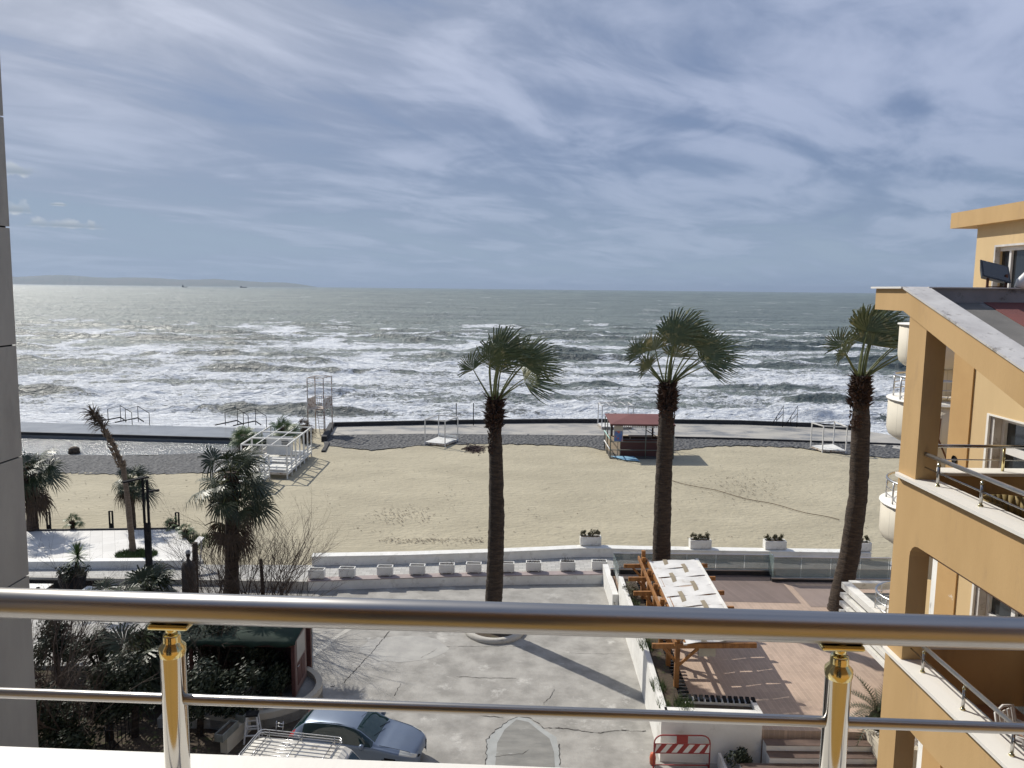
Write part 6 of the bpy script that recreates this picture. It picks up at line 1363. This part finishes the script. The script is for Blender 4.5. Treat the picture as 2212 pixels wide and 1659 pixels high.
    mb = MB(); mb.extr([(X0-.08, YR, e), (X0-.08, Yn, e-sl_t*(YR-Yn)), (X0-.08, Yn, e-.03-sl_t*(YR-Yn)), (X0-.08, YR-.001, e-.03)], (.42, 0, 0)); mb.build('sloping_coping', MARBLE_D, t)
    zr0 = rt-.24
    mb = MB(); mb.extr([(X0+.26, YR, zr0), (X0+.26, Yn, zr0-sl_t*(YR-Yn)), (X0+.26, Yn, zr0-.2-sl_t*(YR-Yn)), (X0+.26, YR, zr0-.2)], (.95, 0, 0)); mb.build('roof_gutter', GREYF, t)
    mb = MB(); mb.extr([(X0+1.21, YR, zr0+.01), (X0+1.21, Yn, zr0+.01-sl_t*(YR-Yn)), (X0+1.21, Yn, zr0-.2-sl_t*(YR-Yn)), (X0+1.21, YR, zr0-.2)], (7, 0, 0)); mb.build('roof', REDF, t)
    mb = MB(); mb.bb((X0+.27, YR+.001, rb), (X0+9, YR+.25, rt-.02)); mb.build('roof_parapet', pm('grey_parapet', (.25, .25, .26), (.19, .19, .20), 2, .85, .003, 30, c3=(.07, .07, .07), s3=2.5, t3=(.58, .66)), t)
    mb = MB(); mb.bb((X0+.31, YR-.05, rt-.018), (X0+9, YR+.3, rt)); mb.build('coping', MARBLE_D, t)
    mb = MB(); mb.tube([(X0+2.9, YR-.12, rt-.24), (X0+3.5, YR-.10, rt-.20), (X0+5, YR-.1, rt-.22)], .03, 8); tag(mb.build('roof_pipe', PLASW), 'white pipe lying on the red roof at the right edge', 'pipe')
    # room block further back (fills the view through the balcony to the right)
    mb = MB(); mb.bb((8.6, YN, -.1), (14, 14.34, c1+1.9)); mb.build('rear_block', YELLOW, t)
    # soffits of balconies
    return t, c1, c2, rt
wing, c1, c2, rt = hotel_wing()
# upper storey block
def upper_block():
    Yc = 25.0; a = AT(2055, 461, Yc); b = AT(2053, 494, Yc); X = a.x; w = AT(2112, 494, Yc-1.0)
    t = thing('upper_hotel_block', 'yellow top storey with an orange overhanging roof slab behind the sloping roof', 'building', (X+3, Yc-3, 11)); print('upper', a, b, w)
    mb = MB(); mb.bb((X, 4, b.z), (X+9, Yc, a.z)); mb.build('roof_slab', ORANGE, t)
    xw = w.x; yw = Yc-1.0; top = b.z
    wt = AT(2152, 534, 1).normalized()
    d = ray(2152, 534); tt = xw/d.x; wy = d.y*tt; wz = CAMZ+d.z*tt; print('win', wy, wz)
    mb = MB(); mb.bb((xw, wy, 9), (xw+.3, yw, top)); mb.bb((xw, 8, wz), (xw+.3, wy, top)); mb.bb((xw+.3, yw-.3, 9), (xw+6, yw, top)); mb.bb((xw, 8, 9), (xw+.3, wy-5, wz)); mb.build('wall', YELLOW, t)
    f = MB(); f.bb((xw-.03, wy-.02, 9), (xw+.12, wy+.04, wz+.06)); f.bb((xw-.03, wy-5, wz), (xw+.12, wy-.02, wz+.06)); fr_ = f.build('window', MARBLE_D, t)
    f = MB(); f.bb((xw+.2, wy-5, 9), (xw+.23, wy-.0, wz)); f.build('pane', GLASSD, fr_)
    f = MB()
    for y in (wy-.45, wy-1.55, wy-2.7): f.bb((xw+.12, y-.09, 9), (xw+.19, y, wz))
    f.bb((xw+.11, wy-5, wz-1.35), (xw+.19, wy-.0, wz-1.22)); f.bb((xw+.11, wy-5, wz-.12), (xw+.19, wy-.0, wz)); f.build('frame', PLASW, fr_)
upper_block()
def floodlight():
    c = AT(2146, 590, 12.2); zb = rt
    t = thing('floodlight', 'weathered black floodlight on a rusty bracket on the roof parapet', 'floodlight', (c.x, 12.1, zb))
    M3 = Matrix.Rotation(R(-18), 3, 'Z') @ Matrix.Rotation(R(52), 3, 'X') @ Matrix.Rotation(R(22), 3, 'Y')
    wm = pm('weathered_black', (.02, .024, .032), (.035, .04, .05), 4, .55, .004, 30, c3=(.42, .42, .42), s3=5, t3=(.56, .62))
    mb = MB(); w, d, h = .24, .17, .05; vs = [Vector(v) for v in ((-w, -d, h), (w, -d, h), (w, d, h), (-w, d, h), (-w*.62, -d*.5, -h*1.9), (w*.62, -d*.5, -h*1.9), (w*.62, d*.5, -h*1.9), (-w*.62, d*.5, -h*1.9))]
    mb.add([Vector(c)+M3@v for v in vs], [(0, 1, 2, 3), (4, 7, 6, 5), (0, 4, 5, 1), (1, 5, 6, 2), (2, 6, 7, 3), (3, 7, 4, 0)]); mb.build('housing', wm, t, bevel=.01)
    mb = MB(); mb.add([Vector(c)+M3@Vector(v) for v in ((-w*.85, -d*.85, h+.004), (w*.85, -d*.85, h+.004), (w*.85, d*.85, h+.004), (-w*.85, d*.85, h+.004))], [(0, 1, 2, 3)]); mb.build('lens', GLASSD, t)
    rust = pm('rust', (.11, .045, .025), (.07, .03, .02), 8, .9)
    for dx in (-.13, .16): mb = MB(); mb.beam((c.x+dx, 12.12, zb), (c.x+dx, 12.12, c.z-.02), .035, .02); mb.build('bracket', rust, t)
    mb = MB(); mb.beam((c.x-.13, 12.12, zb+.012), (c.x+.16, 12.12, zb+.012), .04, .015); mb.build('foot', rust, t)
floodlight()
def vent():
    c = AT(2206, 603, 12.1); mb = MB(); mb.tube([(c.x-.02, 12.1, rt), (c.x, 12.1, rt+.10), (c.x+.12, 12.1, rt+.22), (c.x+.3, 12.1, rt+.28)], .07, 12); tag(mb.build('vent_pipe', PLASW), 'curved white vent pipe right of the floodlight', 'vent pipe')
vent()
# rounded balconies of the farther hotel front
def round_balconies():
    Y = 20.6; t = thing('far_hotel_front', 'far hotel front with rounded cream balconies seen past the orange pillar', 'building', (11.5, Y, 0))
    cl = pm('cream_cladding', (.66, .61, .50), (.62, .57, .47), 1.5, .7, brick=dict(w=.4, h=4., m=.01, v=.95, mc=.75))
    cx = AT(1920, 900, Y).x+1.62
    for i, (u, v) in enumerate(((1932, 700), (1918, 866), (1908, 1096))):
        z = AT(u, v, Y-.2).z; cc = cx; r = 1.42
        rr = r if i else .95
        mb = MB(); mb.lathe([(0, z-1.18), (rr*.62, z-1.18), (rr*.82, z-1.15), (rr*.96, z-1.02), (rr, z-.85), (rr, z-.04), (0, z-.04)], (cc if i else cx-.35, Y+.2, 0), 32); mb.build('balcony', cl, t)
        mb = MB(); mb.lathe([(rr*.62, z-1.19), (rr*.62, z-1.9), (0, z-1.9)], (cc if i else cx-.35, Y+.2, 0), 24); mb.build('balcony_stem', cl, t)
        mb = MB(); mb.lathe([(0, z-.038), (rr+.05, z-.038), (rr+.05, z), (0, z)], (cc if i else cx-.35, Y+.2, 0), 32); mb.build('coping', MARBLE, t)
        if i:
            for zz, q in ((z+.62, .035), (z+.38, .012), (z+.2, .012)):
                mb = MB(); mb.tube([(cc+(rr-.12)*math.cos(R(a)), Y+.2+(rr-.12)*math.sin(R(a)), zz) for a in range(60, 331, 10)], q, 8); mb.build('handrail', STEEL2, t)
            for a in range(70, 331, 38):
                mb = MB(); mb.tube([(cc+(rr-.12)*math.cos(R(a)), Y+.2+(rr-.12)*math.sin(R(a)), z), (cc+(rr-.12)*math.cos(R(a)), Y+.2+(rr-.12)*math.sin(R(a)), z+.6)], .022, 6); mb.build('railing_post', STEEL2, t)
    mb = MB(); mb.bb((cx+.9, Y-.6, 0), (cx+4, Y+4, 13)); mb.build('wall', YELLOW, t)
    w = thing('white_side_wall', 'white rendered wall between the orange pillar and the yellow wall, with a thin diagonal shadow', 'wall', (9.6, 15.5, 0)); mb = MB(); a = AT(2012, 1250, 16.5); b = AT(2056, 1250, 14.95); mb.prism([(a.x, 16.5), (b.x, 14.95), (b.x+1, 14.95), (b.x+1, 16.5)], -.1, AT(2030, 1195, 15.5).z); mb.build('wall_body', WHITE2, w)
    wz = AT(1920, 866, Y-.2).z
    wire_chair(cx+.35, Y+.25, wz-.02, 'white wicker chair on the upper rounded balcony', 2.4, WICK, group='chairs on the rounded balconies')
    wz = AT(1908, 1096, Y-.2).z; wire_chair(cx-.35, Y+.2, wz-.02, 'dark chair on the lower rounded balcony', 1.2, BLACK, group='chairs on the rounded balconies')
round_balconies()
mb = MB(); Yq = 15.2; mb.tube([AT(2009, 948, Yq), AT(2026, 947, Yq), AT(2055, 1016, Yq)], .018, 6); mb.tube([AT(2032, 904, Yq), AT(2027, 947, Yq)], .018, 6)  # rusty pipe; the diagonal leg is a solid tube for a wall shadow
tag(mb.build('pipe_and_shadow', pm('rust', (.11, .045, .025), (.07, .03, .02), 8, .9)), 'thin rusty pipe, its diagonal leg modelled for a wall shadow, seen between the orange pillar and the pier', 'awning arm')
# louvred white roof box
def louvre_box():
    ZT = 3.95; a = G(1827, 1263, ZT); b = G(1934, 1359, ZT); d = (b-a); d.z = 0; d.normalize(); n_ = Vector((-d.y, d.x, 0)); n_ = n_ if n_.x > 0 else -n_
    far = G(1990, 1266, ZT); print('louvre', a, b)
    t = thing('louvred_roof_box', 'low white annex with louvred parapet and flat grey roof', 'annex', ((a.x+b.x)/2, (a.y+b.y)/2, ZD))
    e = a+n_*7; f = b+n_*7
    mb = MB(); g0, g1 = b+n_*1.9, a+n_*1.9; mb.prism([(g0.x, g0.y+.1), (f.x, f.y), (e.x, e.y), (g1.x, g1.y-.2)], ZD, ZT-.35); mb.build('walls', CREAM, t)
    mb = MB(); mb.prism([(b.x+n_.x*.3, b.y), (f.x, f.y), (e.x, e.y-.2), (a.x+n_.x*.3, a.y-.2)], ZT-.348, ZT-.22); mb.build('roof', pm('grey_roof_screed', (.24, .245, .23), (.20, .205, .195), .8, .85, .003, 20), t)
    mb = MB(); mb.beam(a, b, .32, .22); mb.beam(a+Vector((.16, .02, 0)), e, .26, .22); mb.build('parapet', WHITE, t)
    for k in range(4):
        mb = MB(); dz = -.36-.32*k; o = -n_*(.06+.0*k); mb.beam(a+o+Vector((0, 0, dz)), b+o+Vector((0, 0, dz)), .26, .15); mb.build('louvre', WHITE, t)
    m1 = a.lerp(b, .48)+n_*.3; mb = MB(); mb.prism([(m1.x, m1.y), (m1.x+4.5, m1.y+.4), (m1.x+4.3, m1.y-5), (b.x+.2, b.y)], ZT-.215, ZT-.02); mb.build('upper_slab', WHITE, t)
    mb = MB(); c = AT(1945, 1330, m1.y-.6); cc = Vector((c.x+.2, m1.y-.9, 0)); zt = ZT-.02
    for h, r_ in ((.75, .04), (.5, .014), (.28, .014)): mb.tube([(cc.x+1.1*math.cos(R(q)), cc.y+1.1*math.sin(R(q)), zt+h) for q in range(70, 291, 11)], r_, 8)
    for q in range(80, 291, 40): mb.tube([(cc.x+1.1*math.cos(R(q)), cc.y+1.1*math.sin(R(q)), zt), (cc.x+1.1*math.cos(R(q)), cc.y+1.1*math.sin(R(q)), zt+.75)], .02, 6)
    tag(mb.build('curved_railing', STEEL2), 'curved steel railing on the roof of the white louvred annex', 'railing')
louvre_box()
mb = MB(); pbx = G(*Z3(1800, 1618), ZD); mb.prism([(pbx.x-1.1, pbx.y-.9), (pbx.x+.9, pbx.y-1.0), (pbx.x+.9, pbx.y-.35), (pbx.x-1.1, pbx.y-.4)], ZD, ZD+.05); struct('white_pebble_bed', mb, PEBBLE)
for i, (u, v, lab) in enumerate(((1998, 1262, 'dark terrace chair just right of the orange pillar'), (1941, 1250, 'dark terrace chair just left of the orange pillar, by the end of the glass'))):
    p = G(u, v, ZD); t = thing('terrace_chair', lab, 'chair', p, 'dark chairs on the terrace'); t.rotation_euler[2] = .6*i-.4
    mb = MB(); mb.box((0, 0, .45), (.5, .5, .06)); mb.build('seat', BLACK, t, world=False); mb = MB(); mb.box((.23, 0, .72), (.05, .5, .5)); mb.build('backrest', BLACK, t, world=False)
    for sx in (-1, 1):
        for sy in (-1, 1): m = MB(); m.box((sx*.22, sy*.22, .22), (.05, .05, .44)); m.build('leg', BLACK, t, world=False)
    mb = MB()
    for s in (-1, 1): mb.box((0, s*.24, .68), (.46, .04, .04)); mb.box((-.2, s*.24, .56), (.04, .04, .24))
    mb.build('armrest', BLACK, t, world=False)
# furniture on hotel balconies
def tub_chair():
    c = ATX(2150, 1100, 7.9); z = c1-1.0; t = thing('tub_chair', 'olive wicker tub chair on the upper orange balcony', 'chair', (7.55, 11.3, z)); ol = pm('olive_wicker', (.30, .22, .08), (.24, .18, .07), 20, .7)
    mb = MB(); prof = [(.26, .0), (.36, .35), (.40, .72)]; 
    for k in range(20):
        for (r0_, z0_), (r1_, z1_) in zip(prof, prof[1:]):
            a, b = R(-40+k*13), R(-40+(k+1)*13); mb.add([(r0_*math.cos(a), r0_*math.sin(a), z0_), (r0_*math.cos(b), r0_*math.sin(b), z0_), (r1_*math.cos(b), r1_*math.sin(b), z1_), (r1_*math.cos(a), r1_*math.sin(a), z1_)], [(0, 1, 2, 3)], True)
    o = mb.build('shell', ol, t, world=False); o.modifiers.new('s', 'SOLIDIFY').thickness = .03
    mb = MB(); mb.lathe([(0, .38), (.33, .38), (.33, .42), (0, .44)], (0, 0, 0), 18); mb.build('seat', ol, t, world=False)
tub_chair()
def plastic_chair():
    t = thing('plastic_chair', 'white plastic garden chair at the right edge of the lower orange balcony', 'chair', (ATX(2206, 1500, 7.2).x, ATX(2206, 1500, 7.2).y-.15, c2-1.02)); t.rotation_euler[2] = .5
    for sx in (-1, 1):
        for sy in (-1, 1): m = MB(); m.beam((sx*.18, sy*.18, .44), (sx*.25, sy*.25, 0), .05, .04); m.build('leg', PLASW, t, world=False)
    mb = MB(); mb.box((0, 0, .45), (.45, .45, .03)); mb.build('seat', PLASW, t, world=False, bevel=.01); mb = MB()
    for k in range(5): mb.beam((-.2+.1*k, .21, .46), (-.2+.1*k, .30, .84), .06, .015)
    mb.tube([(-.23, .2, .46), (-.22, .3, .86), (0, .32, .9), (.22, .3, .86), (.23, .2, .46)], .02, 6); mb.build('backrest', PLASW, t, world=False)
    mb = MB()
    for s in (-1, 1): mb.tube([(s*.23, .24, .66), (s*.25, -.1, .66), (s*.24, -.2, .45)], .022, 6)
    mb.build('armrest', PLASW, t, world=False)
plastic_chair()
# ================================================================== OWN BALCONY
def own_balcony():
    YAW = R(-2.6); D = 1.10; root = (0, D, CAMZ)
    c = AT(1106, 1335, D); zr = c.z; zm = AT(1106, 1535, D).z
    ca, sa = math.cos(YAW), math.sin(YAW)
    def L(x, y, z): return (x*ca-y*sa, D+x*sa+y*ca, z)      # y offset outwards
    t = thing('balcony_railing', 'near polished steel railing with brass fittings across the whole picture', 'railing', (0, D, 13.7))
    fx = AT(375, 1620, 1.26); zc = None
    # far top edge of coping passes V(1106,1653) at D+.14
    zc = AT(1106, 1652, D+.15).z; print('own', zr, zm, zc)
    mb = MB(); mb.tube([L(-4, 0, zr), L(4, 0, zr)], .0230, 40); mb.build('handrail', RAILM, t)
    mb = MB(); mb.tube([L(-4, 0, zm), L(4, 0, zm)], .0082, 24); mb.build('mid_rail', RAILM, t)
    def solve(u, v):      # x along the rail where the ray u,v crosses the rail plane
        d = ray(u, v); # plane: n = (-sa, ca)
        n_ = Vector((-sa, ca, 0)); tt = n_.dot(Vector((0, D, 0)))/n_.dot(d); p = Vector((0, 0, CAMZ))+d*tt; return (p-Vector((0, D, CAMZ))).dot(Vector((ca, sa, 0))), p.z
    for (u, vv) in ((376, 1480), (1807, 1520)):
        x, _ = solve(u, vv); _, z1 = solve(u, 1413 if u < 900 else 1461); zs_ = z1
        P = L(x, 0, 0)
        m = MB(); m.lathe([(.0185, zc), (.0185, zs_)], (P[0], P[1], 0), 40); po = m.build('post', steel('mirror_steel', (.56, .54, .50), .11), t)
        m = MB(); m.lathe([(.0187, zs_-.001), (.0198, zs_+.004), (.0198, zs_+.013), (.0135, zs_+.020), (.0132, zs_+.022), (.0130, zs_+.030), (.0122, zs_+.033), (.0, zs_+.033)], (P[0], P[1], 0), 40); m.build('collar', BRASS, po)
        m = MB(); m.tube([(P[0], P[1], zs_+.03), (P[0], P[1], zr-.022)], .0092, 20); m.build('neck', BRASS, po)
        a = L(x-.031, 0, zr-.0265); b = L(x+.031, 0, zr-.0265); m = MB(); m.beam(a, b, .030, .008); m.build('saddle', BRASS, po, bevel=.003)
        m = MB(); m.lathe([(.034, zc), (.034, zc+.004), (.030, zc+.009), (.0188, zc+.011)], (P[0], P[1], 0), 32); m.build('base_ring', BRASS, po)
    for k in (-2.36, 1.56*1.0+.8): 
        P = L(k, 0, 0); m = MB(); m.lathe([(.0185, zc), (.0185, zr-.02)], (P[0], P[1], 0), 24); m.build('post', STEEL, t)
    b = thing('home_balcony', 'white marble topped parapet directly below the camera', 'balcony', (0, D, 13))
    mb = MB(); q = [L(-5, .15, 0), L(5, .15, 0), L(5, -.22, 0), L(-5, -.22, 0)]; mb.prism([(p[0], p[1]) for p in q][::-1], zc-.04, zc); mb.build('coping', MARBLE, b, bevel=.004)
    mb = MB(); q = [L(-5, .10, 0), L(5, .10, 0), L(5, -.16, 0), L(-5, -.16, 0)]; mb.prism([(p[0], p[1]) for p in q][::-1], zc-1.4, zc-.042); mb.build('parapet', ORANGE, b)
    mb = MB(); q = [L(-5, -.17, 0), L(5, -.17, 0), L(5, -2.9, 0), L(-5, -2.9, 0)]; mb.prism([(p[0], p[1]) for p in q][::-1], zc-1.0, zc-.80); mb.build('floor', pm('ochre_floor_tiles', (.46, .295, .085), (.42, .265, .075), 1.4, .6), b)
    mb = MB(); mb.bb((-5, -2.1, zc-.8), (-2.0, -1.8, 16.2)); mb.bb((.35, -2.1, zc-.8), (5, -1.8, 16.2)); mb.bb((-2.0, -2.1, 15.4), (.35, -1.8, 16.2)); mb.build('back_wall', ORANGE, b)
    mb = MB(); mb.bb((-2.0, -2.0, zc-.8), (.35, -1.95, 15.4)); mb.build('door_glass', GLASSD, b)
    mb = MB(); mb.bb((-.85, -1.949, zc-.8), (-.78, -1.9, 15.4)); mb.build('door_frame', PLASW, b)
    mb = MB(); mb.bb((-5, -2.1, 16.21), (5, -.35, 16.45)); mb.build('ceiling_slab', ORANGE, b)
own_balcony()

# ------------------------------------------------------------------ haze over the bay
HZ = bpy.data.materials.new('haze_air'); HZ.use_nodes = True; hn = HZ.node_tree; hn.nodes.clear()
hv = hn.nodes.new('ShaderNodeVolumePrincipled'); hv.inputs['Color'].default_value = (.46, .57, .74, 1); hv.inputs['Density'].default_value = 3.0e-5; hv.inputs['Anisotropy'].default_value = .2
ho = hn.nodes.new('ShaderNodeOutputMaterial'); hn.links.new(hv.outputs[0], ho.inputs['Volume'])
mb = MB(); mb.bb((-61000, -420, -2.7), (61000, 60100, 330)); tag(mb.build('haze', HZ), kind='stuff')
